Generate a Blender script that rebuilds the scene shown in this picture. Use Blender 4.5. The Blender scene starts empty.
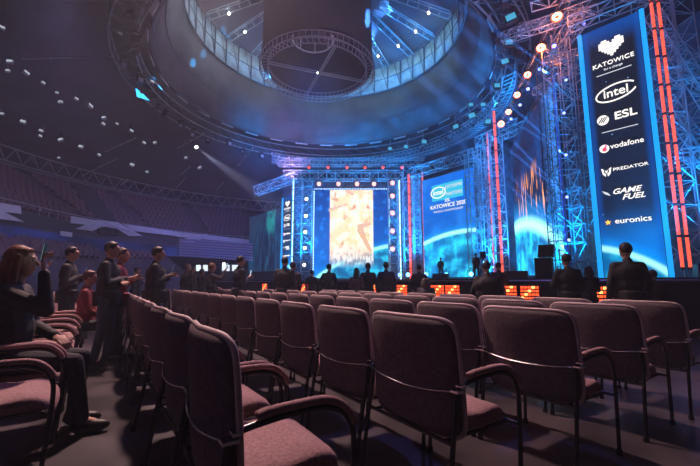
import bpy, bmesh, math, random
from mathutils import Vector, Matrix, Euler
rnd = random.Random(7)
S = bpy.context.scene
COL = S.collection
PI = math.pi
V = Vector

# ------------------------------------------------------------------ camera
F = 367.0; CAMZ = 1.2; TH = math.atan(49 / 367.0)
ct, st = math.cos(TH), math.sin(TH)
cam = bpy.data.cameras.new('camera'); cam.sensor_width = 36; cam.lens = F / 700 * 36
cam.clip_start = .05; cam.clip_end = 300
co = bpy.data.objects.new('camera', cam); COL.objects.link(co)
co.location = (0, 0, CAMZ); co.rotation_euler = (PI / 2 + TH, 0, 0); S.camera = co

def ray(px, py):
    x = (px - 350) / F; y = (233 - py) / F
    return V((x, ct - st * y, st + ct * y))
def atY(px, py, Y):
    r = ray(px, py); return V((0, 0, CAMZ)) + r * (Y / r.y)
def atZ(px, py, z):
    r = ray(px, py); return V((0, 0, CAMZ)) + r * ((z - CAMZ) / r.z)
def floorpt(px, Y, z=0.0):            # a point at depth Y whose image column is px at height z
    return V(((px - 350) / F * (Y * ct + (z - CAMZ) * st), Y, z))
CX, CY = -1.8, 27.0                   # centre of the arena
def onR(px, py, R):                   # ray meets the vertical cylinder of radius R about the centre (far/left side); straight for y < CY
    r = ray(px, py)
    a = r.x ** 2 + r.y ** 2; b = -2 * (r.x * CX + r.y * CY); c = CX * CX + CY * CY - R * R
    t = (-b + math.sqrt(b * b - 4 * a * c)) / (2 * a)
    if r.y * t < CY and r.x < 0: t = (CX - R) / r.x
    return V((0, 0, CAMZ)) + r * t

# ------------------------------------------------------------------ materials
MATS = {}
def mat(name, col, rough=.6, metal=0., emis=None, es=0., noise=0., nscale=8., spec=.5, bump=0.):
    if name in MATS: return MATS[name]
    m = bpy.data.materials.new(name); m.use_nodes = True; MATS[name] = m
    nt = m.node_tree; b = nt.nodes['Principled BSDF']
    b.inputs['Base Color'].default_value = (*col, 1); b.inputs['Roughness'].default_value = rough
    b.inputs['Metallic'].default_value = metal; b.inputs['Specular IOR Level'].default_value = spec
    if emis: b.inputs['Emission Color'].default_value = (*emis, 1); b.inputs['Emission Strength'].default_value = es
    if noise:
        tc = nt.nodes.new('ShaderNodeTexCoord'); n = nt.nodes.new('ShaderNodeTexNoise'); n.inputs['Scale'].default_value = nscale
        n.inputs['Detail'].default_value = 5
        nt.links.new(tc.outputs['Object'], n.inputs['Vector'])
        r = nt.nodes.new('ShaderNodeValToRGB'); nt.links.new(n.outputs['Fac'], r.inputs['Fac'])
        r.color_ramp.elements[0].position = .3; r.color_ramp.elements[1].position = .7
        r.color_ramp.elements[0].color = (*[c * (1 - noise) for c in col], 1)
        r.color_ramp.elements[1].color = (*[min(1, c * (1 + noise)) for c in col], 1)
        nt.links.new(r.outputs['Color'], b.inputs['Base Color'])
        if bump:
            bp = nt.nodes.new('ShaderNodeBump'); bp.inputs['Strength'].default_value = bump; bp.inputs['Distance'].default_value = .01
            nt.links.new(n.outputs['Fac'], bp.inputs['Height']); nt.links.new(bp.outputs['Normal'], b.inputs['Normal'])
    return m
def glow(name, col, s): return mat(name, (0.02, .02, .02), .5, 0, col, s)

M_fabric = mat('chair_fabric', (.34, .20, .20), .85, noise=.25, nscale=60, bump=.3, spec=.25)
M_fabback = mat('chair_back_fabric', (.125, .092, .105), .8, noise=.2, nscale=40, bump=.2, spec=.25)
M_pipe = mat('chair_piping', (.55, .42, .42), .6)
M_black = mat('black_metal', (.06, .06, .066), .25, .9)
M_chrome = mat('chrome', (.62, .62, .66), .22, 1.0)
M_truss = mat('truss_aluminium', (.46, .50, .54), .42, .35)
M_dtruss = mat('dark_truss', (.16, .17, .2), .45, .5)
M_hous = mat('fixture_housing', (.025, .025, .03), .45, .2)
M_hsilver = mat('fixture_silver', (.5, .52, .56), .4, .4)
M_stage = mat('stage_black', (.012, .012, .016), .5, noise=.4, nscale=3)
M_white = mat('balcony_white', (.88, .88, .92), .6, noise=.08, nscale=2)
M_conc = mat('stand_concrete', (.13, .105, .12), .85, noise=.3, nscale=1.5)
M_seat = mat('stand_seat_plastic', (.20, .12, .14), .6)
M_wall = mat('hall_wall', (.035, .032, .045), .9, noise=.3, nscale=.6)
M_ceil = mat('hall_ceiling', (.06, .06, .08), .9, noise=.35, nscale=.35)
M_dome = mat('ring_cladding', (.15, .125, .14), .75, noise=.25, nscale=.8)
M_domeband = mat('ring_band_white', (.52, .58, .64), .7, noise=.3, nscale=1.2)
M_cloth = mat('drum_cloth', (.085, .07, .09), .9, noise=.15, nscale=.5)
M_inner = mat('dome_inside', (.10, .085, .10), .9, noise=.2, nscale=.5)

E_cyan = glow('tube_cyan', (.008, .34, 1.), 1.25)
E_blue = glow('tube_blue', (.02, .12, 1.), 9)
E_red = glow('tube_red', (1., .10, .06), 1.5)
E_pinkdot = glow('lamp_pink', (1., .28, .24), 3.6)
E_whitedot = glow('lamp_white', (1., .95, .9), 9)
E_orange = glow('lamp_orange', (1., .62, .36), 8)
E_orange_glow = glow('orange_glow', (1., .12, .03), 1.3)
E_bluedot = glow('lamp_blue', (.10, .14, 1.), 9)
E_blind = glow('blinder_orange', (1., .075, .02), 2.4)
E_blindhot = glow('blinder_hot', (1., .30, .08), 5)
E_text = glow('sign_white', (1., .95, .9), 1.35)
E_textdim = glow('sign_soft_white', (.9, .93, 1.), .9)
E_logored = glow('sign_red', (.9, .03, .05), 2.)
E_star = glow('sign_orange', (1., .42, .05), 2.2)
E_cyanbox = glow('sign_cyan', (.03, .50, .75), 1.3)
E_cool = glow('flood_cool', (.75, .85, 1.), .55)
E_coolb = glow('panel_bluish', (.15, .45, 1.), 1.4)

# ------------------------------------------------------------------ mesh builder
class MB:
    def __init__(s): s.v = []; s.f = []; s.smooth = False
    def add(s, vs, fs):
        o = len(s.v); s.v += [V(v) for v in vs]; s.f += [[i + o for i in f] for f in fs]; return s
    def box(s, c, d, R=None):
        x, y, z = [k / 2 for k in d]; c = V(c)
        p = [V((a, b, e)) for a in (-x, x) for b in (-y, y) for e in (-z, z)]
        if R is not None: p = [R @ q for q in p]
        return s.add([q + c for q in p], [(0, 1, 3, 2), (4, 6, 7, 5), (0, 4, 5, 1), (2, 3, 7, 6), (0, 2, 6, 4), (1, 5, 7, 3)])
    def tube(s, a, b, r, n=5, r2=None, cap=True):
        a = V(a); b = V(b); d = b - a
        if d.length < 1e-6: return s
        q = d.to_track_quat('Z', 'Y'); r2 = r if r2 is None else r2
        vs = []
        for p, rr in ((a, r), (b, r2)):
            for i in range(n):
                t = 2 * PI * i / n; vs.append(p + q @ V((rr * math.cos(t), rr * math.sin(t), 0)))
        fs = [(i, (i + 1) % n, n + (i + 1) % n, n + i) for i in range(n)]
        if cap: fs += [tuple(range(n))[::-1], tuple(range(n, 2 * n))]
        return s.add(vs, fs)
    def path(s, pts, r, n=8, flat=1., closed=False):
        pts = [V(p) for p in pts]; N = len(pts); vs = []; up = V((0, 0, 1)); prev = None
        for i, p in enumerate(pts):
            if closed: d = pts[(i + 1) % N] - pts[i - 1]
            else: d = pts[min(i + 1, N - 1)] - pts[max(i - 1, 0)]
            d.normalize()
            if prev is None:
                a = up if abs(d.z) < .9 else V((1, 0, 0)); x = d.cross(a).normalized()
            else:
                x = (prev - d * prev.dot(d)).normalized()
            prev = x; y = d.cross(x)
            rr = r[i] if isinstance(r, (list, tuple)) else r
            for k in range(n):
                t = 2 * PI * k / n; vs.append(p + x * rr * math.cos(t) + y * rr * flat * math.sin(t))
        fs = []
        for i in range(N if closed else N - 1):
            for k in range(n):
                a = i * n + k; b = i * n + (k + 1) % n; j = ((i + 1) % N) * n
                fs.append((a, b, j + (k + 1) % n, j + k))
        if not closed: fs += [tuple(range(n))[::-1], tuple(range((N - 1) * n, N * n))]
        return s.add(vs, fs)
    def ell(s, c, r, R=None, nu=12, nv=8):
        c = V(c); vs = [V((0, 0, r[2]))]
        for j in range(1, nv):
            ph = PI * j / nv
            for i in range(nu):
                t = 2 * PI * i / nu; vs.append(V((r[0] * math.sin(ph) * math.cos(t), r[1] * math.sin(ph) * math.sin(t), r[2] * math.cos(ph))))
        vs.append(V((0, 0, -r[2])))
        if R is not None: vs = [R @ q for q in vs]
        fs = [(0, 1 + i, 1 + (i + 1) % nu) for i in range(nu)]
        for j in range(nv - 2):
            for i in range(nu):
                a = 1 + j * nu + i; b = 1 + j * nu + (i + 1) % nu; fs.append((a, a + nu, b + nu, b))
        L = len(vs) - 1; o = 1 + (nv - 2) * nu
        fs += [(L, o + (i + 1) % nu, o + i) for i in range(nu)]
        return s.add([q + c for q in vs], fs)
    def cap(s, a, b, ra, rb):          # tapered capsule
        s.ell(a, (ra,) * 3, nu=10, nv=7); s.ell(b, (rb,) * 3, nu=10, nv=7); return s.tube(a, b, ra, 10, rb)
    def prism(s, pts, t):              # polygon given as 3D points, thickened by vector t
        n = len(pts); t = V(t); a = [V(p) for p in pts]
        return s.add(a + [p + t for p in a], [tuple(range(n))[::-1], tuple(range(n, 2 * n))] + [(i, (i + 1) % n, n + (i + 1) % n, n + i) for i in range(n)])
    def build(s, name, m, parent=None, smooth=False, bevel=0., seg=2, origin=None):
        me = bpy.data.meshes.new(name)
        vs = [v - origin for v in s.v] if origin is not None else s.v
        me.from_pydata([tuple(v) for v in vs], [], s.f)
        ms = m if isinstance(m, list) else [m]
        for q in ms: me.materials.append(q)
        bm = bmesh.new(); bm.from_mesh(me)
        bmesh.ops.recalc_face_normals(bm, faces=bm.faces)
        if bevel: bmesh.ops.bevel(bm, geom=bm.edges[:], offset=bevel, segments=seg, affect='EDGES', profile=.5, clamp_overlap=True)
        bm.to_mesh(me); bm.free()
        if smooth: me.polygons.foreach_set('use_smooth', [True] * len(me.polygons))
        me.update()
        o = bpy.data.objects.new(name, me); COL.objects.link(o)
        if parent is not None: o.parent = parent
        if origin is not None: o.location = origin
        return o

def thing(name, label, cat, loc=(0, 0, 0), rz=0, group=None):
    o = bpy.data.objects.new(name, None); COL.objects.link(o); o.empty_display_size = .1
    o.location = loc; o.rotation_euler = (0, 0, rz); o['label'] = label; o['category'] = cat
    if group: o['group'] = group
    return o
def tag(o, label, cat, group=None, kind=None):
    o['label'] = label; o['category'] = cat
    if group: o['group'] = group
    if kind: o['kind'] = kind
    return o
def struct(o): o['kind'] = 'structure'; return o
def dup(root, kids, loc, rot, label=None, group=None, scale=None):
    r = root.copy(); COL.objects.link(r); r.location = loc; r.rotation_euler = rot
    if label: r['label'] = label
    if group: r['group'] = group
    if scale: r.scale = (scale,) * 3
    for ch, gk in kids:
        c = ch.copy(); COL.objects.link(c); c.parent = r
        for g in gk:
            d = g.copy(); COL.objects.link(d); d.parent = c
    return r
def kids_of(root): return [(c, list(c.children)) for c in root.children]

# ------------------------------------------------------------------ the hall
def oval(R, n=64, back=-12., close=False):   # plan of the hall: half circle round the far side, straight towards the back
    p = [V((CX - R, back, 0))]
    for i in range(9): p.append(V((CX - R, back + (CY - back) * i / 9, 0))) if i else None
    for i in range(n + 1):
        a = PI - PI * i / n; p.append(V((CX + R * math.cos(a), CY + R * math.sin(a), 0)))
    for i in range(8, -1, -1): p.append(V((CX + R, back + (CY - back) * i / 9, 0)))
    return p
def floor_mat():
    m = bpy.data.materials.new('floor_dark_boards'); m.use_nodes = True; nt = m.node_tree; b = nt.nodes['Principled BSDF']
    tc = nt.nodes.new('ShaderNodeTexCoord'); n = nt.nodes.new('ShaderNodeTexNoise'); n.inputs['Scale'].default_value = 2.2; n.inputs['Detail'].default_value = 8
    nt.links.new(tc.outputs['Object'], n.inputs['Vector'])
    r = nt.nodes.new('ShaderNodeValToRGB'); r.color_ramp.elements[0].color = (.025, .022, .028, 1); r.color_ramp.elements[1].color = (.075, .06, .07, 1)
    r.color_ramp.elements[0].position = .35; r.color_ramp.elements[1].position = .7
    nt.links.new(n.outputs['Fac'], r.inputs['Fac']); nt.links.new(r.outputs['Color'], b.inputs['Base Color'])
    q = nt.nodes.new('ShaderNodeMapRange'); q.inputs['To Min'].default_value = .28; q.inputs['To Max'].default_value = .5
    nt.links.new(n.outputs['Fac'], q.inputs['Value']); nt.links.new(q.outputs['Result'], b.inputs['Roughness'])
    return m
RW = 31.5
ov = oval(RW)
MB().add([p + V((0, 0, -.2)) for p in ov] + list(ov), [tuple(range(len(ov)))[::-1], tuple(range(len(ov), 2 * len(ov)))] + [(i, (i + 1) % len(ov), len(ov) + (i + 1) % len(ov), len(ov) + i) for i in range(len(ov))]).build('floor', floor_mat())
struct(bpy.data.objects['floor'])
def wall_strip(name, pts, z0, z1, t=.3):
    b = MB(); n = len(pts)
    for i in range(n - 1):
        a, c = pts[i], pts[i + 1]; d = (c - a).normalized(); nn = V((-d.y, d.x, 0)) * t
        b.prism([a + V((0, 0, z0)), c + V((0, 0, z0)), c + V((0, 0, z1)), a + V((0, 0, z1))], nn)
    return struct(b.build(name, M_wall))
wall_strip('wall_back', [V((CX + RW, -12, 0)), V((CX - RW, -12, 0))], 0, 13.5)
k1 = 10 + 24
wall_strip('wall_left', ov[:k1], 0, 13.5); wall_strip('wall_front', ov[k1 - 1:len(ov) - k1 + 1], 0, 13.5); wall_strip('wall_right', ov[len(ov) - k1:], 0, 13.5)
# sloping roof around the ring opening
ZR = 16.4; RO = 12.1
b = MB(); N = 96
prof = [(RO + .1, ZR + .8), (RO + 1.2, ZR + .75), (22, 15.0), (34, 12.6), (46, 12.6)]
def roof_pt(a, r, z): return V((CX + r * math.cos(a), CY + r * math.sin(a), z))
for i in range(N):
    a0, a1 = 2 * PI * i / N, 2 * PI * (i + 1) / N
    for (r0, z0), (r1, z1) in zip(prof, prof[1:]):
        b.add([roof_pt(a0, r0, z0), roof_pt(a1, r0, z0), roof_pt(a1, r1, z1), roof_pt(a0, r1, z1)], [(0, 1, 2, 3)])
# roof over the near end
pts = []
struct(b.build('ceiling', M_ceil))
struct(MB().add([(-36, -13, 12.5), (32, -13, 12.5), (32, -2, 12.5), (-36, -2, 12.5)], [(0, 1, 2, 3)]).build('ceiling_near', M_ceil))
bpy.data.objects['ceiling_near'].name = 'ceiling.001'
# ------------------------------------------------------------------ the great ring
def ring_wall(b, R0, z0, R1, z1, a0=0, a1=2 * PI, n=96, t=.12):
    for i in range(n):
        p, q = a0 + (a1 - a0) * i / n, a0 + (a1 - a0) * (i + 1) / n
        vs = [roof_pt(p, R0, z0), roof_pt(q, R0, z0), roof_pt(q, R1, z1), roof_pt(p, R1, z1)]
        vs += [roof_pt(p, R0 + t, z0), roof_pt(q, R0 + t, z0), roof_pt(q, R1 + t, z1), roof_pt(p, R1 + t, z1)]
        b.add(vs, [(0, 1, 2, 3), (7, 6, 5, 4), (0, 4, 5, 1), (3, 2, 6, 7)])
ring = thing('ceiling_ring', 'huge round ring opening in the hall roof with grey cladding and pale inner band', 'ceiling ring', (CX, CY, ZR))
def P(bd, name, m, parent, **k):        # build in world coordinates under a located, unrotated thing
    o = bd.build(name, m, parent, **k); o.matrix_parent_inverse = Matrix.Translation(-V(parent.location)); return o
b = MB(); ring_wall(b, RO, ZR, 10.7, 21.1); P(b, 'cladding', M_dome, ring, smooth=True)
b = MB(); ring_wall(b, 10.7, 21.1, 10.8, 23.9); P(b, 'pale_band', M_domeband, ring, smooth=True)
b = MB()
for i in range(44):                     # zig-zag stiffeners standing off the pale band
    a, a2 = 2 * PI * i / 44, 2 * PI * (i + .5) / 44
    b.tube(roof_pt(a, 10.55, 21.0), roof_pt(a, 10.6, 24), .07, 5); b.tube(roof_pt(a, 10.55, 21.1), roof_pt(a2, 10.6, 23.8), .035, 4)
for z, R, r in ((21.05, 10.58, .07), (23.9, 10.6, .08), (22.4, 10.6, .035)):
    b.path([roof_pt(2 * PI * i / 96, R, z) for i in range(96)], r, 5, closed=True)
P(b, 'bracing', mat('band_bracing', (.13, .14, .17), .6, .2), ring)
b = MB(); b.path([roof_pt(2 * PI * i / 96, RO + .02, ZR) for i in range(96)], .1, 6, closed=True)
b.path([roof_pt(2 * PI * i / 96, 11.45, 18.4) for i in range(96)], .03, 5, closed=True)
P(b, 'rim', M_dtruss, ring)
b = MB(); n = 64
b.add([roof_pt(2 * PI * i / n, 10.9, 24) for i in range(n)] + [roof_pt(2 * PI * i / n, 5.2, 26.5) for i in range(n)] + [V((CX, CY, 27.2))],
      [(i, (i + 1) % n, n + (i + 1) % n, n + i) for i in range(n)] + [(n + i, n + (i + 1) % n, 2 * n) for i in range(n)])
P(b, 'dome_cap', M_inner, ring, smooth=True)
# rim panels
proto = None
ginfo = 'pale plates round the ring rim'
for i in range(28):
    a = 2 * PI * (i + .3) / 28
    p = roof_pt(a, RO + .28, ZR + .02)
    if proto is None:
        proto = MB().box((0, 0, 0), (1.35, .07, .34)).build('rim_plate', M_white, bevel=.01)
        tag(proto, 'long pale plate fixed along the lower rim of the big roof ring', 'panel', ginfo); o = proto
    else:
        o = proto.copy(); COL.objects.link(o)
    o.location = p; o.rotation_euler = (math.radians(25), 0, a + PI / 2)
# radial ladder trusses inside the dome, each with lamps on its underside
proto = None
for i in range(22):
    a = math.radians(8 + i * 360 / 22)
    if proto is None:
        bb = MB()
        for dx in (-.3, .3): bb.tube((dx, 0, 0), (dx, 5.5, -1.4), .05, 5)
        bb.tube((0, 0, .55), (0, 5.5, -.85), .05, 5)
        for k in range(7):
            y, z = 5.5 * k / 6, -1.4 * k / 6
            bb.tube((-.3, y, z), (.3, y, z), .03, 4); bb.tube((-.3, y, z), (0, y, z + .55), .025, 4); bb.tube((.3, y, z), (0, y, z + .55), .025, 4)
        proto = thing('roof_ladder_truss', 'radial ladder truss with a small lamp inside the roof ring', 'truss', (0, 0, 0), 0, 'radial ladder trusses inside the ring')
        bb.build('ladder', M_truss, proto); MB().ell((0, 3.6, -1.25), (.11, .11, .12)).build('lamp', E_whitedot, proto, smooth=True)
        kk = kids_of(proto); o = proto
    else: o = dup(proto, kk, (0, 0, 0), (0, 0, 0))
    o.location = roof_pt(a, 4.9, 24.9); o.rotation_euler = (0, 0, a - PI / 2)

# the hanging drum
DR = thing('hanging_drum', 'round drum of dark cloth hanging in the middle of the roof ring', 'drum', (-2.55, CY, 17.4))
DCX = -2.55
def dpt(a, r, z): return V((r * math.cos(a), r * math.sin(a), z))
b = MB(); n = 64
for i in range(n):
    a0, a1 = 2 * PI * i / n, 2 * PI * (i + 1) / n
    b.add([dpt(a0, 4.3, .5), dpt(a1, 4.3, .5), dpt(a1, 4.25, 9), dpt(a0, 4.25, 9), dpt(a0, 4.2, .5), dpt(a1, 4.2, .5), dpt(a1, 4.15, 9), dpt(a0, 4.15, 9)], [(0, 1, 2, 3), (7, 6, 5, 4), (0, 4, 5, 1)])
b.build('cloth', M_cloth, DR, smooth=True)
b = MB()
for z, r in ((0, 4.45), (0, 3.85), (.55, 4.45), (.55, 3.85)): b.path([dpt(2 * PI * i / n, r, z) for i in range(n)], .045, 5, closed=True)
for i in range(n):
    a0, a1 = 2 * PI * i / n, 2 * PI * (i + .5) / n
    b.tube(dpt(a0, 4.45, 0), dpt(a1, 3.85, 0), .03, 4); b.tube(dpt(a0, 4.45, 0), dpt(a0, 4.45, .55), .025, 4); b.tube(dpt(a0, 3.85, 0), dpt(a0, 3.85, .55), .025, 4)
b.build('ring_truss', mat('drum_truss_metal', (.42, .38, .44), .5, .3), DR)
b = MB()
b.tube((-3.85 * math.cos(.35), -3.85 * math.sin(.35), .1), (3.85 * math.cos(.35), 3.85 * math.sin(.35), .1), .055)
b.tube((-3.85 * math.cos(.42), -3.85 * math.sin(.42), .1), (3.85 * math.cos(.28), 3.85 * math.sin(.28), .1), .04)
b.tube((-1.4, 3.55, .1), (1.5, -3.5, .1), .055); b.tube((-1.25, 3.6, .1), (1.65, -3.45, .1), .04)
b.build('cross_bar', M_truss, DR)
b = MB(); b.add([dpt(2 * PI * i / 48, 4.1, 2.6) for i in range(48)], [tuple(range(48))]); b.build('lid', mat('drum_lid', (.03, .022, .045), .9), DR)
b = MB(); b.path([dpt(2 * PI * i / 32, 1.5, 1.6) + V((-.2, -1.9, 0)) for i in range(32)], .06, 5, closed=True)
for i in range(8):
    q = dpt(2 * PI * i / 8, 1.5, 1.6) + V((-.2, -1.9, 0)); b.tube(q, q + V((0, 0, .9)), .05, 5)
b.build('speaker_ring', M_white, DR)
MB().ell((0, 0, .12), (.09, .09, .07)).build('lamp', E_whitedot, DR, smooth=True)

# ------------------------------------------------------------------ trusses
def truss_mb(p0, p1, w, step=None, r=.03, tri=False, side=None):
    p0, p1 = V(p0), V(p1); d = p1 - p0; L = d.length; d.normalize(); step = step or w
    x = side if side is not None else (V((0, 0, 1)) if abs(d.z) < .9 else V((1, 0, 0)))
    x = (x - d * x.dot(d)).normalized(); y = d.cross(x)
    c = [x * w / 2 + y * w / 2, -x * w / 2 + y * w / 2, -x * w / 2 - y * w / 2, x * w / 2 - y * w / 2]
    A, B = MB(), MB()
    for k in c: A.tube(p0 + k, p1 + k, r, 5)
    n = max(1, round(L / step))
    for i in range(n):
        q0, q1 = p0 + d * L * i / n, p0 + d * L * (i + 1) / n
        for j in range(4):
            a, e = c[j], c[(j + 1) % 4]
            B.tube(q0 + a, q0 + e, r * .6, 4)
            if (i + j) % 2: B.tube(q0 + a, q1 + e, r * .55, 4)
            else: B.tube(q0 + e, q1 + a, r * .55, 4)
    return A, B
def truss(name, label, p0, p1, w, step=None, r=.03, m=None, group=None, side=None):
    m = m or M_truss
    t = thing(name, label, 'truss', V(p0), 0, group)
    A, B = truss_mb(p0, p1, w, step, r, side=side)
    P(A, 'chord_frame', m, t); P(B, 'brace_lattice', m, t)
    return t

def lamp_head(root, mE, r=.12, ring=False):
    MB().tube((0, .02, 0), (0, .22, 0), r * .95, 12, r * .6).build('housing', M_hous, root, smooth=False)
    if ring:
        MB().path([(r * .8 * math.cos(2 * PI * i / 18), -.01, r * .8 * math.sin(2 * PI * i / 18)) for i in range(18)], r * .3, 6, closed=True).build('lamp_ring', mE, root, smooth=True)
        MB().path([(r * 1.12 * math.cos(2 * PI * i / 18), .01, r * 1.12 * math.sin(2 * PI * i / 18)) for i in range(18)], r * .28, 6, closed=True).build('halo_ring', E_orange_glow, root, smooth=True)  # haze glow round the lamp, put in as an emissive ring
        MB().tube((0, .0, 0), (0, .02, 0), r * .5, 12).build('lens', E_orange_glow, root)
    else:
        MB().tube((0, -.03, 0), (0, .02, 0), r * .8, 12).build('lens', mE, root)
    b = MB(); b.box((r + .03, .1, .06), (.02, .05, .2)); b.box((-r - .03, .1, .06), (.02, .05, .2)); b.box((0, .1, .17), (2 * r + .08, .05, .02)); b.tube((0, .1, .17), (0, .1, .3), .02)
    b.build('yoke', M_hous, root)
LAMPS = {}
def place_lamp(kind, mE, p, scale, label, group, rz=None, tilt=0., ring=False, cat='lamp'):
    p = V(p)
    if rz is None: rz = math.atan2(-p.x, p.y) # its local -Y looks back to the seats
    if kind not in LAMPS:
        o = thing(kind, label, cat, p, 0, group); lamp_head(o, mE, .12, ring); LAMPS[kind] = (o, kids_of(o))
        o.rotation_euler = (tilt, 0, rz); o.scale = (scale,) * 3; return o
    o, k = LAMPS[kind]
    r = dup(o, k, p, (tilt, 0, rz), label, group, scale); r['group'] = group; return r

# fixtures: square moving heads on the ring catwalk
cat_g = 'square floodlights on the catwalk round the ring'
t = thing('catwalk', 'black round lighting catwalk hung just outside the roof ring', 'catwalk', (CX, CY, 15.6))
A = MB(); B = MB(); nn = 72
for z, R in ((15.35, 12.9), (15.35, 14.3), (16.1, 12.9), (16.1, 14.3)):
    A.path([roof_pt(2 * PI * i / nn, R, z) for i in range(nn)], .055, 5, closed=True)
for i in range(nn):
    a, a2 = 2 * PI * i / nn, 2 * PI * (i + 1) / nn
    B.tube(roof_pt(a, 12.9, 15.35), roof_pt(a2, 12.9, 16.1), .03, 4); B.tube(roof_pt(a, 14.3, 15.35), roof_pt(a2, 14.3, 16.1), .03, 4)
    B.tube(roof_pt(a, 12.9, 15.35), roof_pt(a, 14.3, 15.35), .035, 4); B.tube(roof_pt(a, 12.9, 15.35), roof_pt(a2, 14.3, 15.35), .025, 4)
P(A, 'chord_frame', M_truss, t); P(B, 'brace_lattice', M_dtruss, t)
b = MB()
for i in range(96):
    p, q = 2 * PI * i / 96, 2 * PI * (i + 1) / 96
    b.add([roof_pt(p, 13.1, 15.9), roof_pt(q, 13.1, 15.9), roof_pt(q, 14.2, 15.95), roof_pt(p, 14.2, 15.95)], [(0, 1, 2, 3)])
P(b, 'deck', mat('catwalk_deck', (.02, .02, .025), .8), t)
t = thing('moving_head_lamp', 'square-faced floodlight hanging from the round catwalk outside the roof ring', 'floodlight', (0, 0, 0), 0, cat_g)
b = MB(); b.box((0, 0, .42), (.34, .3, .14)); b.box((.24, 0, .18), (.05, .16, .45)); b.box((-.24, 0, .18), (.05, .16, .45)); b.build('yoke', M_hous, t)
h = MB().box((0, .05, 0), (.4, .36, .4)).build('head', M_hous, t, bevel=.03); MB().box((0, -.15, 0), (.3, .03, .3)).build('lens', mat('lens_grey', (.55, .62, .72), .3), h, bevel=.01)
kk = kids_of(t); mh = t
lensB = glow('lens_cyan', (.05, .5, .8), 1.6)
for i in range(46):
    a = 2 * PI * i / 46 + rnd.uniform(-.03, .03); R = rnd.choice((13.0, 13.6, 14.2)); p = roof_pt(a, R, 14.85)
    rot = (rnd.uniform(-.7, .3), 0, rnd.uniform(-1, 1))
    if i == 0: mh.location = p; mh.rotation_euler = rot
    else:
        o = dup(mh, kk, p, rot)
    
# cyan-lit lighting truss loop below the catwalk (far half only)
A = MB(); B = MB(); t = thing('ring_truss', 'blue-lit curved lighting truss hung in front of the catwalk above the stage', 'truss', (CX, CY, 14))
a0, a1 = math.radians(-25), math.radians(120); nn = 64
for z, R in ((14.2, 12.6), (14.2, 13.4), (14.9, 12.6), (14.9, 13.4)):
    A.path([roof_pt(a0 + (a1 - a0) * i / nn, R, z) for i in range(nn + 1)], .05, 5)
for i in range(nn):
    p, q = a0 + (a1 - a0) * i / nn, a0 + (a1 - a0) * (i + 1) / nn
    B.tube(roof_pt(p, 12.6, 14.2), roof_pt(q, 12.6, 14.9), .03, 4); B.tube(roof_pt(p, 13.4, 14.2), roof_pt(q, 12.6, 14.2), .03, 4); B.tube(roof_pt(p, 12.6, 14.2), roof_pt(p, 12.6, 14.9), .03, 4)
P(A, 'chord_frame', M_truss, t); P(B, 'brace_lattice', M_truss, t)
b = MB()
for i in range(nn):
    p, q = a0 + (a1 - a0) * i / nn, a0 + (a1 - a0) * (i + 1) / nn
    b.add([roof_pt(p, 13.5, 14.0), roof_pt(q, 13.5, 14.0), roof_pt(q, 13.5, 15.2), roof_pt(p, 13.5, 15.2)], [(0, 1, 2, 3)])
P(b, 'cloth_band', mat('blue_cloth_band', (.10, .16, .24), .8), t)

def roof_at(px, py, drop=.9, rmax=28.0):
    r = ray(px, py)
    for k in range(2400):
        q = V((0, 0, CAMZ)) + r * (k * .025); d = math.hypot(q.x - CX, q.y - CY)
        if q.y < 12: zz = 12.6
        else:
            zz = 12.6
            for (r0, z0), (r1, z1) in zip(prof, prof[1:]):
                if r0 <= d <= r1: zz = z0 + (z1 - z0) * (d - r0) / (r1 - r0)
        if q.z > zz - drop or (k > 300 and d > rmax and q.y > CY - 4): return q
    return q
# ceiling floodlights on the dark roof at the left
g = 'small pale floodlights scattered over the dark roof'
spots = [(10, 62), (26, 73), (43, 83), (57, 93), (60, 102), (76, 99), (90, 106), (8, 71), (104, 118), (103, 124), (117, 124), (131, 131), (61, 102), (23, 122), (41, 131), (40, 136), (61, 140), (81, 147), (99, 155), (59, 158), (144, 143), (132, 165), (147, 172), (155, 143), (2, 114), (2, 28), (152, 82), (120, 33), (186, 158), (200, 168)]
proto = None
for px, py in spots:
    p = roof_at(px, py, 1.1)
    if proto is None:
        proto = thing('ceiling_floodlight', 'small pale floodlight hanging under the dark hall roof', 'floodlight', (0, 0, 0), 0, g)
        h = MB().box((0, 0, 0), (.36, .2, .28)).build('housing', M_hsilver, proto, bevel=.02); MB().box((0, -.11, -.02), (.3, .03, .22)).build('lens', E_cool, h)
        MB().tube((0, 0, .1), (0, 0, .9), .03).build('hanger', M_hous, proto); kk = kids_of(proto); o = proto
    else: o = dup(proto, kk, (0, 0, 0), (0, 0, 0))
    o.location = p; o.rotation_euler = (-.5, rnd.uniform(-.4, .4), math.atan2(-p.x, p.y) + rnd.uniform(-.6, .6)); o.scale = (rnd.uniform(.5, .9) * (.45 + p.length / 50),) * 3
# batten tubes
g = 'grey batten tubes under the dark roof'
for px0, py0, px1, py1 in [(21, 59, 113, 57), (106, 51, 136, 37), (83, 75, 113, 57), (105, 152, 136, 138), (82, 176, 118, 158), (178, 148, 204, 134), (238, 166, 253, 148), (181, 175, 190, 167), (176, 188, 186, 178), (217, 190, 223, 183), (121, 185, 128, 180), (158, 193, 165, 188)]:
    if (px0, py0) in ((106, 51), (83, 75)): continue
    a, c = roof_at(px0, py0), roof_at(px1, py1)
    t = thing('batten_tube', 'thin grey batten hanging under the dark hall roof above the stand', 'batten', a, 0, g)
    if (px0, py0) == (21, 59): t['label'] = 'long level grey batten with small clamps, highest under the dark roof'; del t['group']
    bb = MB(); bb.tube(a, c, .035, 6); P(bb, 'tube', M_hsilver, t)
    for k in (.02, .3, .5, .75, .98): P(MB().box(a.lerp(c, k) + V((0, 0, .06)), (.08, .08, .14)), 'clamp', M_hsilver, t)

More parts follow.
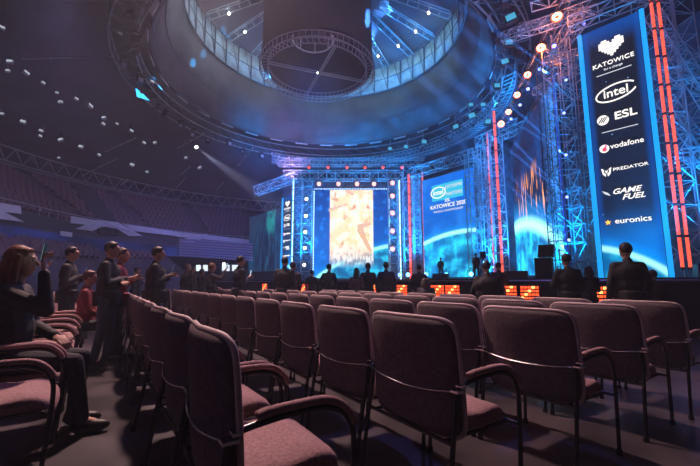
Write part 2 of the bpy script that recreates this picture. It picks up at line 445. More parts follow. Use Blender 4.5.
# ------------------------------------------------------------------ stands on the left
def stand_path(R, n=40, deg=88):      # from behind the camera to behind the stage
    p = []
    for i in range(12): p.append((V((CX - R, -8 + 35 * i / 12, 0)), V((-1, 0, 0))))
    for i in range(n + 1):
        a = PI - math.radians(deg) * i / n; p.append((V((CX + R * math.cos(a), CY + R * math.sin(a), 0)), V((math.cos(a), math.sin(a), 0))))
    return p
def steps(name, R0, z0, R1, z1, nrow, m, deg=88):
    b = MB()
    base = stand_path(R0, 40, deg)
    prof = []
    for i in range(nrow):
        r = (R1 - R0) * i / nrow; z = z0 + (z1 - z0) * i / nrow; z2 = z0 + (z1 - z0) * (i + 1) / nrow; r2 = (R1 - R0) * (i + 1) / nrow
        prof += [(r, z), (r2, z)]
    prof += [(R1 - R0, z1), (R1 - R0, z0 - .8), (0, z0 - .8)]
    k = len(prof)
    vs = [p + n * r + V((0, 0, z)) for p, n in base for r, z in prof]
    fs = [(i * k + j, i * k + (j + 1) % k, (i + 1) * k + (j + 1) % k, (i + 1) * k + j) for i in range(len(base) - 1) for j in range(k)]
    fs += [tuple(range(k)), tuple(range((len(base) - 1) * k, len(base) * k))[::-1]]
    return b.add(vs, fs).build(name, m)
up = tag(steps('upper_stand', 21.7, 6.3, 30.0, 11.4, 14, M_conc), 'raked upper tier of seating behind the white balcony', 'stand')
lo = tag(steps('lower_stand', 14.8, 1.3, 20.6, 3.9, 9, M_conc, 33), 'raked lower tier of seating under the balcony', 'stand')
# seats of the stands
sm = MB(); sm.box((0, .0, .22), (.42, .4, .06)); sm.box((0, .2, .46), (.42, .05, .46)); sm.box((0, .05, .1), (.06, .2, .2))
seat0 = sm.build('tip_up_chair', M_seat)
from bpy_extras.object_utils import world_to_camera_view
bpy.context.view_layer.update()
cand = []
aisles_u = [0.18, 0.36, .54, .72, .9]
AL0, AL1 = onR(109, 223, 21.9), onR(83, 187, 29.5)
def seat_spots(R0, z0, R1, z1, nrow, key, deg=75):
    out = []
    fr = lambda R: (R - 21.9) / 7.6
    for i in range(nrow):
        R = R0 + (R1 - R0) * (i + .35) / nrow; z = z0 + (z1 - z0) * i / nrow
        y = 4.0
        while y < CY:
            al = AL0.lerp(AL1, (R - 21.9) / 7.6)
            if not (abs((y % 9.5) - 4.75) < .4) and not (key == 'u' and (V((CX - R, y, 0)) - V((al.x, al.y, 0))).length < 1.15): out.append((V((CX - R, y, z)), PI / 2, key, i))
            y += .52
        n = int(R * math.radians(deg) / .52)
        for k in range(n):
            a = PI - math.radians(deg) * (k + .5) / n
            dg_ = math.degrees(PI - a)
            if abs(dg_ % 17 - 12.5) < .55 * 57.3 / R * 1.3: continue
            al = AL0.lerp(AL1, (R - 21.9) / 7.6); pp = V((CX + R * math.cos(a), CY + R * math.sin(a), z))
            if key == 'u' and (V((pp.x, pp.y, 0)) - V((al.x, al.y, 0))).length < 1.15: continue
            out.append((pp, a - PI / 2, key, i))
    return out
allseats = seat_spots(21.7, 6.3, 30., 11.4, 14, 'u') + seat_spots(14.8, 1.3, 20.6, 3.9, 9, 'l', 32)
def inframe(p):
    d = p.y * ct + (p.z - CAMZ) * st
    if d < 1: return False
    x = 350 + F * p.x / d; y = 233 - F * (-p.y * st + (p.z - CAMZ) * ct) / d
    return -5 < x < 245 and 0 < y < 260
vis = [s for s in allseats if inframe(s[0])]
vis.sort(key=lambda s: s[0].length)
near, far = vis[:300], vis[300:]
for k, (p, rz, key, i) in enumerate(near):
    o = seat0 if k == 0 else seat0.copy()
    if k: COL.objects.link(o)
    o.location = p; o.rotation_euler = (0, 0, rz)
    if key == 'l': tag(o, 'empty tip-up stand seat in the lower tier under the balcony', 'seat', 'lower tier seats')
    else: tag(o, 'empty tip-up stand seat in the upper tier behind the balcony', 'seat', 'upper tier seats')
bb = MB(); sv, sf = list(sm.v), list(sm.f)
for p, rz, key, i in far:
    Rm = Matrix.Rotation(rz, 3, 'Z'); bb.add([Rm @ v + p for v in sv], sf)
o = bb.build('far_stand_seating', M_seat); tag(o, 'rows of small distant stand seats curving round the far end', 'seats', kind='stuff')

b = MB(); n_ = V((AL1.x - AL0.x, AL1.y - AL0.y, 0)).normalized(); sd = V((-n_.y, n_.x, 0)) * .95
for k in range(14):
    r0, r1 = 21.7 + 8.3 * k / 14, 21.7 + 8.3 * (k + 1) / 14; z = 6.3 + 5.1 * k / 14 + .02
    q0 = AL0.lerp(AL1, (r0 - 21.9) / 7.6); q1 = AL0.lerp(AL1, (r1 - 21.9) / 7.6); q0.z = q1.z = z
    b.prism([q0 + sd, q0 - sd, q1 - sd, q1 + sd], (0, 0, .28))
o = b.build('stairway', M_stage); tag(o, 'dark stairway cutting down through the upper stand seating', 'stairway')
# balcony
def curved_panel(b, R, z0, z1, i0=0, i1=99, t=.25):
    pa = stand_path(R)[i0:i1]
    for (p, n), (q, m2) in zip(pa, pa[1:]):
        b.prism([p + V((0, 0, z0)), q + V((0, 0, z0)), q + V((0, 0, z1)), p + V((0, 0, z1))], (n + m2) * .5 * t)
bal = thing('balcony', 'grey curved balcony front along the upper stand', 'balcony', (CX - 21.5, 20, 3.9))
b = MB(); curved_panel(b, 21.45, 5.0, 6.15); P(b, 'parapet', mat('balcony_grey', (.10, .09, .11), .7), bal)
b = MB(); pa = stand_path(21.4)
b.path([p + V((0, 0, 6.75)) for p, n in pa], .04, 5)
for (p, n) in pa[::1]: b.tube(p + V((0, 0, 6.1)), p + V((0, 0, 6.75)), .02, 4)
P(b, 'rail', M_truss, bal)
b = MB(); curved_panel(b, 21.3, 3.95, 5.0, t=.15)
def ribbon_mat():
    m = bpy.data.materials.new('ribbon_display'); m.use_nodes = True; nt = m.node_tree; bs = nt.nodes['Principled BSDF']
    tc = nt.nodes.new('ShaderNodeTexCoord'); n = nt.nodes.new('ShaderNodeTexNoise'); n.inputs['Scale'].default_value = .35
    nt.links.new(tc.outputs['Object'], n.inputs['Vector']); r = nt.nodes.new('ShaderNodeValToRGB'); nt.links.new(n.outputs['Fac'], r.inputs['Fac'])
    r.color_ramp.elements[0].position = .42; r.color_ramp.elements[0].color = (.004, .005, .03, 1); r.color_ramp.elements[1].position = .66; r.color_ramp.elements[1].color = (.01, .03, .22, 1)
    nt.links.new(r.outputs['Color'], bs.inputs['Emission Color']); bs.inputs['Emission Strength'].default_value = .8; bs.inputs['Base Color'].default_value = (.01, .01, .02, 1)
    return m
rb = b.build('ribbon_display', ribbon_mat()); tag(rb, 'long dim blue ribbon display under the balcony front', 'display')
def px_panel(b, pts, R, t=.12):
    w = [onR(x, y, R) for x, y in pts]
    c = sum(w, V()) / len(w); n = V((CX, max(min(c.y, 99), 0) if c.y < CY else CY, 0)) - V((c.x, c.y, 0)); n.normalize()
    b.prism(w, n * t)
panels = [
    ('balcony_slab', [(-30, 198), (19, 206), (20, 214), (-30, 208)], 'white slab panel on the balcony over the seated woman\'s raised phone'),
    ('balcony_fin', [(-30, 206), (3, 212), (23, 222), (-30, 215)], 'white wedge fin dipping from the balcony panel at its near end'),
    ('balcony_slab', [(70, 216), (106, 222), (104, 227), (70, 223)], 'short white slab beside the dark aisle opening of the balcony'),
    ('balcony_fin', [(75, 229), (96, 220), (116, 222), (142, 236), (128, 236), (117, 229), (102, 226), (92, 231)], 'white arch-shaped fin spanning the balcony box opening'),
    ('balcony_slab', [(122, 224), (180, 232), (180, 237), (133, 231)], 'long white slab following the balcony beyond the arch'),
    ('balcony_slab', [(180, 232), (252, 240), (252, 244), (180, 237)], 'long grey-white slab at the far end of the balcony'),
    ('balcony_fin', [(178, 240), (205, 234), (212, 236), (190, 243)], 'pale wedge fin at the far end of the balcony'),
    ('white_sign', [(60, 231), (71, 232.5), (71, 237), (60, 235.5)], 'small blank white sign on the blue ribbon display'),
]
for nme, pts, lab in panels:
    b = MB(); px_panel(b, pts, 21.1 if 'sign' not in nme else 21.0); o = b.build(nme, M_white); tag(o, lab, 'sign' if 'sign' in nme else 'panel')
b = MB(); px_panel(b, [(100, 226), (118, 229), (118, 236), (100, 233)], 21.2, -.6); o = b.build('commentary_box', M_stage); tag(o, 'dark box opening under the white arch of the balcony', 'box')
# grey slatted block with doors below
t = thing('slatted_wall_block', 'grey horizontally slatted wall block below the balcony next to the dim video wall', 'wall block', onR(215, 262, 20.6))
b = MB()
for k in range(7):
    y0 = 239 + k * 2.6; px_panel(b, [(178, y0 - .5), (252, y0 + 4.5), (252, y0 + 6.2), (178, y0 + 1.5)], 14.6, .12)
P(b, 'slat', mat('slat_grey', (.30, .28, .34), .7), t)
for k, (x0, x1) in enumerate([(196, 200), (203, 207), (222, 229), (232, 238)]):
    b = MB(); px_panel(b, [(x0, 265), (x1, 265), (x1, 271), (x0, 271)], 14.5); o = b.build('lit_doorway', glow('doorway_light', (.75, .85, 1), 1.3)); tag(o, 'small bright doorway in the wall behind the standing people', 'doorway', 'bright doorways under the balcony')
o = place_lamp('bright_lamp', E_whitedot, onR(224, 264, 14.2), 1.4, 'single bright white lamp above the doorways behind the standing people', None)
if 'group' in o: del o['group']
# truss along the top of the stand
t = thing('stand_top_truss', 'long grey lattice girder running along the top of the upper stand', 'girder', (CX - 29.5, 20, 12))
A = MB(); B = MB(); pa = stand_path(29.2, 60)
for z, dr in ((11.9, 0), (13.2, 0), (11.9, .9)): A.path([p + n * dr + V((0, 0, z)) for p, n in pa], .09, 5)
for i in range(len(pa) - 1):
    p, q = pa[i][0], pa[i + 1][0]; m_ = (p + q) / 2
    if i >= 12 and i % 2: continue
    if i >= 12 and i + 2 < len(pa): q = pa[i + 2][0]
    for s in range(1):
        ns = 1
        a_ = p.lerp(q, s / ns); c_ = p.lerp(q, (s + 1) / ns); m_ = (a_ + c_) / 2
        B.tube(a_ + V((0, 0, 11.9)), m_ + V((0, 0, 13.2)), .06, 5); B.tube(m_ + V((0, 0, 13.2)), c_ + V((0, 0, 11.9)), .06, 5)
mg = mat('girder_grey', (.33, .32, .36), .6, .2)
P(A, 'chord_frame', mg, t); P(B, 'brace_lattice', mg, t)

# ------------------------------------------------------------------ stage
DK = 1.3
SF = [V((7.6, 7.6, 0)), V((4.75, 11.1, 0)), V((2.0, 14.0, 0)), V((-1.4, 17.6, 0)), V((-5.6, 22.4, 0)), V((-12.5, 30.5, 0))]
SB = [V((-13.2, 45.5, 0)), V((14.5, 42, 0)), V((17, 24, 0)), V((15.5, 8.5, 0))]
pl = SF + SB
st_ = thing('stage', 'wide black stage platform running across the hall in front of the screens', 'stage', (4, 20, 0))
b = MB(); b.prism([p + V((0, 0, DK - .12)) for p in pl], (0, 0, .12)); P(b, 'deck', mat('stage_deck', (.03, .03, .035), .35), st_)
b = MB()
for p, q in zip(SF, SF[1:]):
    d = (q - p).normalized(); n = V((d.y, -d.x, 0)); n = n if n.dot(-p) < 0 else -n
    b.prism([p + n * .15, q + n * .15, q + n * .15 + V((0, 0, DK - .12)), p + n * .15 + V((0, 0, DK - .12))], n * .05)
P(b, 'skirt', M_stage, st_)
b = MB()
for p, q in zip(SF, SF[1:]):
    b.path([p + V((0, 0, DK - .06)), q + V((0, 0, DK - .06))], .02, 4)
P(b, 'edge_trim', M_hsilver, st_)
def sf_at(px, z=.9):                  # where the stage front meets an image column
    for p, q in zip(SF, SF[1:]):
        N = 200
        for i in range(N):
            w = p.lerp(q, i / N); d = w.y * ct + (z - CAMZ) * st
            if 350 + F * w.x / d <= px: dd = (q - p).normalized(); return w, math.atan2(dd.y, dd.x)
# blinders under the edge
proto = None
for k, (px, lab) in enumerate([(267, 'dim orange lamp bank farthest along the stage front'), (307, 'small orange lamp bank in the stage front beside the man in dark coat'), (376, 'orange lamp bank in the stage front between two standing people'), (404, 'orange lamp bank in the stage front behind the people under the main screen'),
                     (440, 'orange lamp bank in the stage front under the man on stage'), (455, 'orange lamp bank in the stage front, next beyond the one under the man on stage'), (511, 'bright orange lamp bank beside the big black figure at the stage front'),
                     (532, 'bright orange lamp bank under the black speaker stack'), (603, 'orange lamp bank partly behind the large man in the dark coat')]):
    w, an = sf_at(px)
    if proto is None:
        proto = thing('blinder_bank', lab, 'lamp bank', (0, 0, 0))
        MB().box((0, .02, 0), (.58, .1, .44)).build('housing', M_hous, proto, bevel=.01)
        for i in range(5):
            for j in range(4):
                hot = (i * 7 + j * 3) % 5 == 0
                l_ = MB().box((-.21 + i * .105, -.045, -.15 + j * .10), (.082, .03, .062)).build('lamp', E_blindhot if hot else E_blind, proto, bevel=.006)
        kk = kids_of(proto); o = proto
    else: o = dup(proto, kk, (0, 0, 0), (0, 0, 0), lab)
    o.location = w + V((0, -.0, .92)) + V((math.sin(an), -math.cos(an), 0)) * (-.12 if math.sin(an) < 0 else .12) * -1
    nrm = V((-math.sin(an), math.cos(an), 0)); nrm = nrm if nrm.dot(w) < 0 else -nrm
    o.location = w + nrm * .1 + V((0, 0, .9)); o.rotation_euler = (0, 0, math.atan2(nrm.x, -nrm.y))

# ------------------------------------------------------------------ display materials
class NT:
    def __init__(s, name):
        s.m = bpy.data.materials.new(name); s.m.use_nodes = True; s.t = s.m.node_tree; s.b = s.t.nodes['Principled BSDF']
        s.b.inputs['Base Color'].default_value = (.01, .01, .012, 1); s.b.inputs['Roughness'].default_value = .6; s.b.inputs['Specular IOR Level'].default_value = .1
        tc = s.t.nodes.new('ShaderNodeTexCoord'); sp = s.t.nodes.new('ShaderNodeSeparateXYZ'); s.t.links.new(tc.outputs['Object'], sp.inputs[0])
        s.x, s.z, s.co = sp.outputs[0], sp.outputs[2], tc.outputs['Object']
    def ma(s, op, a, b=None, clamp=False):
        n = s.t.nodes.new('ShaderNodeMath'); n.operation = op; n.use_clamp = clamp
        for i, q in enumerate((a, b)):
            if q is None: continue
            if isinstance(q, (int, float)): n.inputs[i].default_value = q
            else: s.t.links.new(q, n.inputs[i])
        return n.outputs[0]
    def step(s, a, lo, hi):            # smooth 0..1 between lo and hi
        n = s.t.nodes.new('ShaderNodeMapRange'); n.interpolation_type = 'SMOOTHSTEP'
        s.t.links.new(a, n.inputs['Value']); n.inputs['From Min'].default_value = lo; n.inputs['From Max'].default_value = hi
        if lo > hi: n.inputs['From Min'].default_value = hi; n.inputs['From Max'].default_value = lo; n.inputs['To Min'].default_value = 1; n.inputs['To Max'].default_value = 0
        return n.outputs[0]
    def noise(s, scale, detail=4, stretch=(1, 1, 1)):
        mp = s.t.nodes.new('ShaderNodeMapping'); s.t.links.new(s.co, mp.inputs[0]); mp.inputs['Scale'].default_value = stretch
        n = s.t.nodes.new('ShaderNodeTexNoise'); n.inputs['Scale'].default_value = scale; n.inputs['Detail'].default_value = detail; s.t.links.new(mp.outputs[0], n.inputs['Vector']); return n.outputs['Fac']
    def mix(s, f, a, b, mode='MIX'):
        n = s.t.nodes.new('ShaderNodeMix'); n.data_type = 'RGBA'; n.blend_type = mode
        if isinstance(f, (int, float)): n.inputs[0].default_value = f
        else: s.t.links.new(f, n.inputs[0])
        for i, q in ((6, a), (7, b)):
            if isinstance(q, tuple): n.inputs[i].default_value = (*q, 1)
            else: s.t.links.new(q, n.inputs[i])
        return n.outputs[2]
    def stars(s, scale=1.2, size=.06):
        v = s.t.nodes.new('ShaderNodeTexVoronoi'); v.inputs['Scale'].default_value = scale; s.t.links.new(s.co, v.inputs['Vector'])
        return s.step(v.outputs['Distance'], size, size * .3)
    def planet(s, cx, cz, R, w=.12):
        dx = s.ma('SUBTRACT', s.x, cx); dz = s.ma('SUBTRACT', s.z, cz)
        d = s.ma('SQRT', s.ma('ADD', s.ma('MULTIPLY', dx, dx), s.ma('MULTIPLY', dz, dz)))
        inside = s.step(d, R + .04, R - .04)
        rim = s.step(s.ma('ABSOLUTE', s.ma('SUBTRACT', d, R)), w * 3, 0)
        halo = s.step(d, R + w * 9, R)
        return inside, rim, halo
    def out(s, col, strength):
        s.t.links.new(col, s.b.inputs['Emission Color']); s.b.inputs['Emission Strength'].default_value = strength; return s.m

def earth(n, base, cx, cz, R, w=.12, deep=(.0, .10, .30), lit=(.02, .55, .85), rimc=(.35, .95, 1.)):
    ins, rim, halo = n.planet(cx, cz, R, w)
    surf = n.mix(n.step(n.noise(.9, 8), .38, .68), deep, lit)
    c = n.mix(n.ma('MULTIPLY', halo, .55), base, (.0, .30, .85)); c = n.mix(ins, c, surf); return n.mix(rim, c, rimc)

def main_screen_mat(w, h):
    n = NT('main_screen_picture')
    base = n.mix(n.step(n.z, 0, h), (.0, .10, .50), (.0, .035, .26))
    base = n.mix(n.step(n.noise(1.2, 6), .5, .75), base, (.01, .22, .75))
    base = n.mix(n.stars(1.4), base, (.3, .6, 1.))
    base = earth(n, base, w * .9, -13.4, 16.9, .1)
    pic = n.mix(n.step(n.noise(.8, 3, (1, 1, 1.2)), .40, .60), (1., .90, .74), (1., .66, .40))
    pic = n.mix(n.step(n.noise(1.5, 7, (1, 1, .8)), .52, .70), pic, (.62, .30, .18))
    pic = n.mix(n.step(n.z, h * .45, h * .1), pic, n.mix(n.step(n.noise(1.9, 6, (1.8, 1, .8)), .42, .6), (.75, .80, .86), (.16, .24, .34)))
    m1 = n.ma('MULTIPLY', n.step(n.x, -w * .30, -w * .285), n.step(n.x, w * .30, w * .285))
    m2 = n.ma('MULTIPLY', m1, n.step(n.z, h * .10, h * .22))
    return n.out(n.mix(n.ma('MULTIPLY', m2, .96), base, pic), 1.55)
def logo_screen_mat(w, h):
    n = NT('logo_screen_picture')
    base = n.mix(n.step(n.z, 0, h), (.0, .06, .30), (.0, .10, .52))
    base = n.mix(n.step(n.noise(.5, 4), .45, .75), base, (.01, .16, .62)); base = n.mix(n.stars(1.5, .07), base, (.35, .6, 1.))
    return n.out(earth(n, base, w * .32, -9.5, 13.3, .1), 1.8)
def streak_screen_mat(w, h):
    n = NT('streak_screen_picture')
    base = n.mix(n.step(n.noise(.35, 5), .4, .7), (.002, .006, .03), (.003, .03, .14))
    st2 = n.step(n.noise(2.0, 3, (2.0, 1, .22)), .56, .63)
    msk = n.ma('MULTIPLY', n.ma('MULTIPLY', n.step(n.z, h * .30, h * .45), n.step(n.z, h * .74, h * .56)), n.ma('MULTIPLY', n.step(n.x, -w * .44, -w * .3), n.step(n.x, w * .34, w * .2)))
    base = n.mix(n.ma('MULTIPLY', st2, msk), base, (1., .38, .10))
    base = n.mix(n.step(n.x, w * .25, w * .42), base, (.02, .13, .42))
    base = n.mix(n.stars(1.0, .05), base, (.3, .6, 1.))
    return n.out(earth(n, base, -w * .42, -14.2, 17.5, .22), 2.2)
def banner_mat(w, h):
    n = NT('banner_picture')
    base = n.mix(n.step(n.z, h * .99, h * .90), (.0, .045, .24), (.006, .007, .012))
    base = n.mix(n.step(n.z, h * .28, h * .06), base, (.0, .16, .62))
    edge = n.step(n.ma('ABSOLUTE', n.x), w * .36, w * .48)
    base = n.mix(n.ma('MULTIPLY', edge, .5), base, (.0, .07, .38))
    base = n.mix(n.stars(2.3, .06), base, (.25, .5, .9))
    return n.out(earth(n, base, -1.6, -2.6, 3.7, .06), 1.5)
def dim_wall_mat(w, h):
    n = NT('dim_wall_picture')
    base = n.mix(n.step(n.noise(.5, 4), .4, .7), (.004, .01, .05), (.006, .03, .13))
    s2 = n.ma('MULTIPLY', n.step(n.noise(1.6, 3, (2, 1, .3)), .50, .60), .9)
    base = n.mix(s2, base, (.02, .16, .34))
    m = n.ma('MULTIPLY', n.step(n.x, w * .02, w * .10), n.step(n.x, w * .34, w * .24)); m = n.ma('MULTIPLY', m, n.ma('MULTIPLY', n.step(n.z, h * .5, h * .8), n.step(n.noise(1.2, 4), .35, .55)))
    base = n.mix(m, base, (.02, .42, .42))
    return n.out(base, .75)

def display(name, label, pl_, pr_, z0, z1, matf, cat='screen', th=.12):
    pl_, pr_ = V(pl_), V(pr_); d = pr_ - pl_; w = d.length; rz = math.atan2(d.y, d.x); c = (pl_ + pr_) / 2
    t = thing(name, label, cat, (c.x, c.y, z0), rz); h = z1 - z0
    MB().box((0, th / 2, h / 2), (w, th, h)).build('display_panel', matf(w, h), t)
    b = MB()
    for x in (-w / 2, w / 2): b.box((x, th, h / 2), (.07, .1, h + .1))
    b.box((0, th, 0), (w, .1, .07)); b.box((0, th, h), (w, .1, .07)); b.build('frame', M_hous, t)
    return t, w, h
def text_mesh(name, s, size, x, z, m, parent, y=-.03, bold=0., shear=0., sx=1., align='CENTER', spacing=1., depth=.012):
    c = bpy.data.curves.new(name, 'FONT'); c.body = s; c.size = size; c.align_x = align; c.align_y = 'CENTER'; c.extrude = depth; c.offset = bold; c.shear = shear; c.space_character = spacing
    o = bpy.data.objects.new(name + '_tmp', c); COL.objects.link(o)
    bpy.context.view_layer.update()
    me = bpy.data.meshes.new_from_object(o.evaluated_get(bpy.context.evaluated_depsgraph_get())); bpy.data.objects.remove(o); bpy.data.curves.remove(c)
    me.name = name
    q = bpy.data.objects.new(name, me); me.materials.clear(); me.materials.append(m)
    COL.objects.link(q); q.parent = parent; q.location = (x, y, z); q.rotation_euler = (PI / 2, 0, 0); q.scale = (sx, 1, 1); return q

# main screen
ZT = 10.6
a, c = atY(315, 190, 37), atY(388, 190, 37)
scr, w, h = display('video_screen', 'large upright video screen with a warm cream picture between blue bands', (a.x, 37, 0), (c.x, 37, 0), 1.6, a.z, main_screen_mat)
# picture shapes shown on the screen: beams and a bent arm-like silhouette
b = MB()
def sp(pts):
    b.prism([(x * w - w / 2, -.004, z * h) for x, z in pts], (0, -.01, 0))
sp([(.19, .75), (.44, .82), (.44, .84), (.19, .78)]); sp([(.40, .99), (.52, .93), (.54, .95), (.46, 1.0)])
sp([(.58, .60), (.76, .63), (.77, .60), (.66, .56), (.70, .44), (.78, .30), (.74, .29), (.66, .40), (.58, .52)])
b.build('picture_shape', glow('picture_brown', (.85, .52, .36), 1.2), scr)
b = MB()
for k in range(46): b.box((-w / 2 + w * k / 45, -.05, h + .1), (.06, .06, .06))
for k in range(56):
    for x in (-w / 2 - .08, w / 2 + .08): b.box((x, -.05, h * k / 56), (.07, .07, .07))
b.build('border_lamp_strip', glow('border_dots', (.35, .6, 1.), 6), scr)
# logo screen
a, c = atY(422, 181, 33.5), atY(473, 167, 29.3)
s2, w, h = display('logo_screen', 'angled blue video screen with event lettering over a glowing planet horizon', (a.x, 33.5, 0), (c.x, 29.3, 0), 1.6, ZT, logo_screen_mat)
MB().box((0.05, -.02, h * .835), (w * .60, .03, 1.45)).build('logo_box', E_cyanbox, s2)
text_mesh('lettering', 'intel', .66, -w * .16, h * .835, E_text, s2, -.06, .0)
b = MB(); b.path([(-w * .16 + .78 * math.cos(t_ / 24 * 2 * PI), -.06, h * .835 + .48 * math.sin(t_ / 24 * 2 * PI)) for t_ in range(24)], .045, 5, closed=True); b.build('logo_ring', E_text, s2)
text_mesh('lettering', 'EXTREME', .42, w * .14, h * .872, E_textdim, s2, -.06, .0, .15); text_mesh('lettering', 'MASTERS', .42, w * .14, h * .80, E_textdim, s2, -.06, .0, .15)
text_mesh('lettering', 'ESL', .38, .1, h * .742, E_text, s2, -.04, .0)
text_mesh('lettering', 'KATOWICE 2020', .50, .1, h * .692, E_text, s2, -.04, .0)
text_mesh('lettering', 'WORLD CHAMPIONSHIP', .25, .1, h * .643, E_textdim, s2, -.04, .0, sx=1.1)
# streak screen
a, c = atY(510, 150, 25.3), atY(553, 78, 15.96)
s3, w, h = display('streak_screen', 'tall angled video screen with orange streaks above a bright planet rim', (a.x, 25.3, 0), (c.x, 15.96, 0), 1.6, ZT, streak_screen_mat)
MB().box((w / 2 + .1, -.02, h / 2), (.14, .12, h)).build('light_strip', glow('strip_soft_blue', (.02, .10, .8), .8), s3)

# sponsor banners
def banner(label, L, R, z0, z1, full=True):
    t, w, h = display('sponsor_banner', label, L, R, z0, z1, banner_mat, 'banner')
    zz = lambda f: h * f
    k = w / 1.78
    def logo(name): return name
    # heart of pixels
    b = MB(); rows = ["011000110", "111101111", "111111111", "111111111", "011111110", "001111100", "000111000", "000010000"]
    for j, r_ in enumerate(rows):
        for i, ch in enumerate(r_):
            if ch == '1': b.box(((i - 4) * .088 * k, -.03, zz(.900) + (3.5 - j) * .082 * h / 9.2), (.090 * k, .03, .084 * h / 9.2))
    b.build('heart_logo', E_text, t)
    text_mesh('lettering', 'KATOWICE', .235 * k, 0, zz(.838), E_text, t, -.03, .002, sx=1.0, spacing=1.1)
    text_mesh('lettering', 'for a change', .12 * k, 0, zz(.816), E_textdim, t, -.03, 0)
    MB().box((0, -.03, zz(.797)), (1.1 * k, .02, .02)).build('divider_line', E_textdim, t)
    text_mesh('lettering', 'intel', .46 * k, 0, zz(.712), E_text, t, -.03, .003)
    b = MB(); b.path([(.63 * k * math.cos(q / 40 * 2 * PI) , -.03, zz(.712) + .31 * k * math.sin(q / 40 * 2 * PI)+ .06 * k * math.cos(q / 40 * 2 * PI)) for q in range(3, 39)], .028 * k, 6); b.build('oval_ring', E_text, t)
    b = MB(); b.tube((-.48 * k, -.02, zz(.612)), (-.48 * k, -.04, zz(.612)), .19 * k, 24); b.build('round_logo', E_text, t)
    b = MB()
    for j in (-1, 0, 1): b.box((-.48 * k + j * .075 * k, -.045, zz(.612)), (.034 * k, .012, .25 * k), Matrix.Rotation(-.6, 3, 'Y').inverted())
    b.build('round_logo_stripe', M_hous, t)
    text_mesh('lettering', 'ESL', .40 * k, .22 * k, zz(.615), E_text, t, -.03, .006, sx=1.2)
    MB().box((0, -.03, zz(.562)), (1.1 * k, .02, .02)).build('divider_line', E_textdim, t)
    b = MB(); b.tube((-.52 * k, -.02, zz(.497)), (-.52 * k, -.04, zz(.497)), .155 * k, 24); b.build('round_logo', E_text, t)
    b = MB(); b.tube((-.51 * k, -.035, zz(.493)), (-.51 * k, -.055, zz(.493)), .075 * k, 16); b.tube((-.49 * k, -.035, zz(.500)), (-.45 * k, -.055, zz(.509)), .03 * k, 8); b.build('quote_mark_logo', E_logored, t)
    text_mesh('lettering', 'vodafone', .27 * k, .17 * k, zz(.500), E_text, t, -.03, .001)
    b = MB()
    def poly(ps): b.prism([(x * k, -.03, zz(.402) + z * k) for x, z in ps], (0, -.02, 0))
    poly([(-.68, .17), (-.60, .12), (-.60, .0), (-.54, -.06), (-.56, -.16), (-.64, -.06)]); poly([(-.36, .17), (-.44, .12), (-.44, .0), (-.50, -.06), (-.48, -.16), (-.40, -.06)])
    poly([(-.56, .10), (-.52, .04), (-.48, .10), (-.50, -.03), (-.54, -.03)])
    b.build('mask_logo', E_text, t)
    text_mesh('lettering', 'PREDATOR', .165 * k, .2 * k, zz(.408), E_text, t, -.03, .0, sx=1.25)
    b = MB(); 
    for j in range(3): b.box((-.62 * k + j * .03 * k, -.03, zz(.325) - j * .045 * k), (.2 * k, .02, .028 * k), Matrix.Rotation(.5, 3, 'Y'))
    b.build('wing_logo', E_textdim, t)
    text_mesh('lettering', 'GAME', .27 * k, .0, zz(.322), E_text, t, -.03, .003, .35, 1.15); text_mesh('lettering', 'FUEL', .27 * k, .2 * k, zz(.297), E_text, t, -.03, .003, .35, 1.15)
    b = MB(); b.prism([(-.62 * k + (.1 if q % 2 == 0 else .045) * k * math.sin(q * PI / 5), -.03, zz(.208) + (.1 if q % 2 == 0 else .045) * k * math.cos(q * PI / 5)) for q in range(10)], (0, -.02, 0)); b.build('star_logo', E_star, t)
    text_mesh('lettering', 'euronics', .28 * k, .12 * k, zz(.210), E_text, t, -.03, .001, sx=1.1)
    for x in (-w / 2 - .1, w / 2 + .1):
        MB().box((x, -.02, h / 2), (.13, .14, h)).build('light_strip', E_cyan, t)
    return t
banner('tall dark sponsor banner with glowing white logos, close beside the stage', (8.93, 12.96, 0), (10.08, 11.72, 0), 1.35, ZT)
a, c = atY(283.5, 198, 36.6), atY(292.5, 198, 35.4)
banner('small distant sponsor banner with white logos beside the dim video wall', (a.x, 36.6, 0), (c.x, 35.4, 0), 2.2, a.z)
a, c = atY(250, 218, 44), atY(283, 205, 38)
display('dim_video_wall', 'dim dark blue video wall at the far end past the small banner', (a.x, 44, 0), (c.x, 38, 0), 2.4, 9.0, dim_wall_mat)

# ------------------------------------------------------------------ stage towers
towers = [  # px, Y, width, z0, z1, label
    (296, 36.6, 1.0, DK, 11.6, 'blue-lit lattice tower between small banner and main screen'),
    (306, 36.3, 1.0, DK, 11.6, 'blue-lit lattice tower with white lamps hugging the main screen'),
    (394, 36.4, .9, DK, 11.6, 'lattice tower with pink lamps just past the main screen'),
    (410, 35.2, 1.0, DK, 12.2, 'lattice tower with a tall red light tube between main and angled screens'),
    (418, 34.6, .7, DK, 11.4, 'slim lattice tower touching the angled blue screen'),
    (478, 28.6, 1.0, DK, 11.6, 'broad blue-lit lattice tower behind the angled blue screen'),
    (488, 27.6, 1.0, DK, 11.8, 'blue-lit lattice tower with thin red tube, middle of the corner group'),
    (500, 26.2, 1.0, DK, 12.0, 'blue-lit lattice tower with red tubes next to the streak screen'),
    (559, 15.4, .42, DK, 11.4, 'slim dark tower against the edge of the streak screen'),
    (574, 14.2, .75, DK, 11.2, 'cyan-lit lattice tower with small blue lamps between streak screen and banner'),
    (590, 14.6, .75, DK, 11.2, 'lattice tower standing directly behind the tall sponsor banner'),
    (684, 11.9, .8, DK, 12.3, 'cyan lattice tower with twin red tubes beyond the tall banner'),
    (706, 12.4, .8, DK, 12.3, 'cyan lattice tower at the very edge beyond the red tubes'),
]
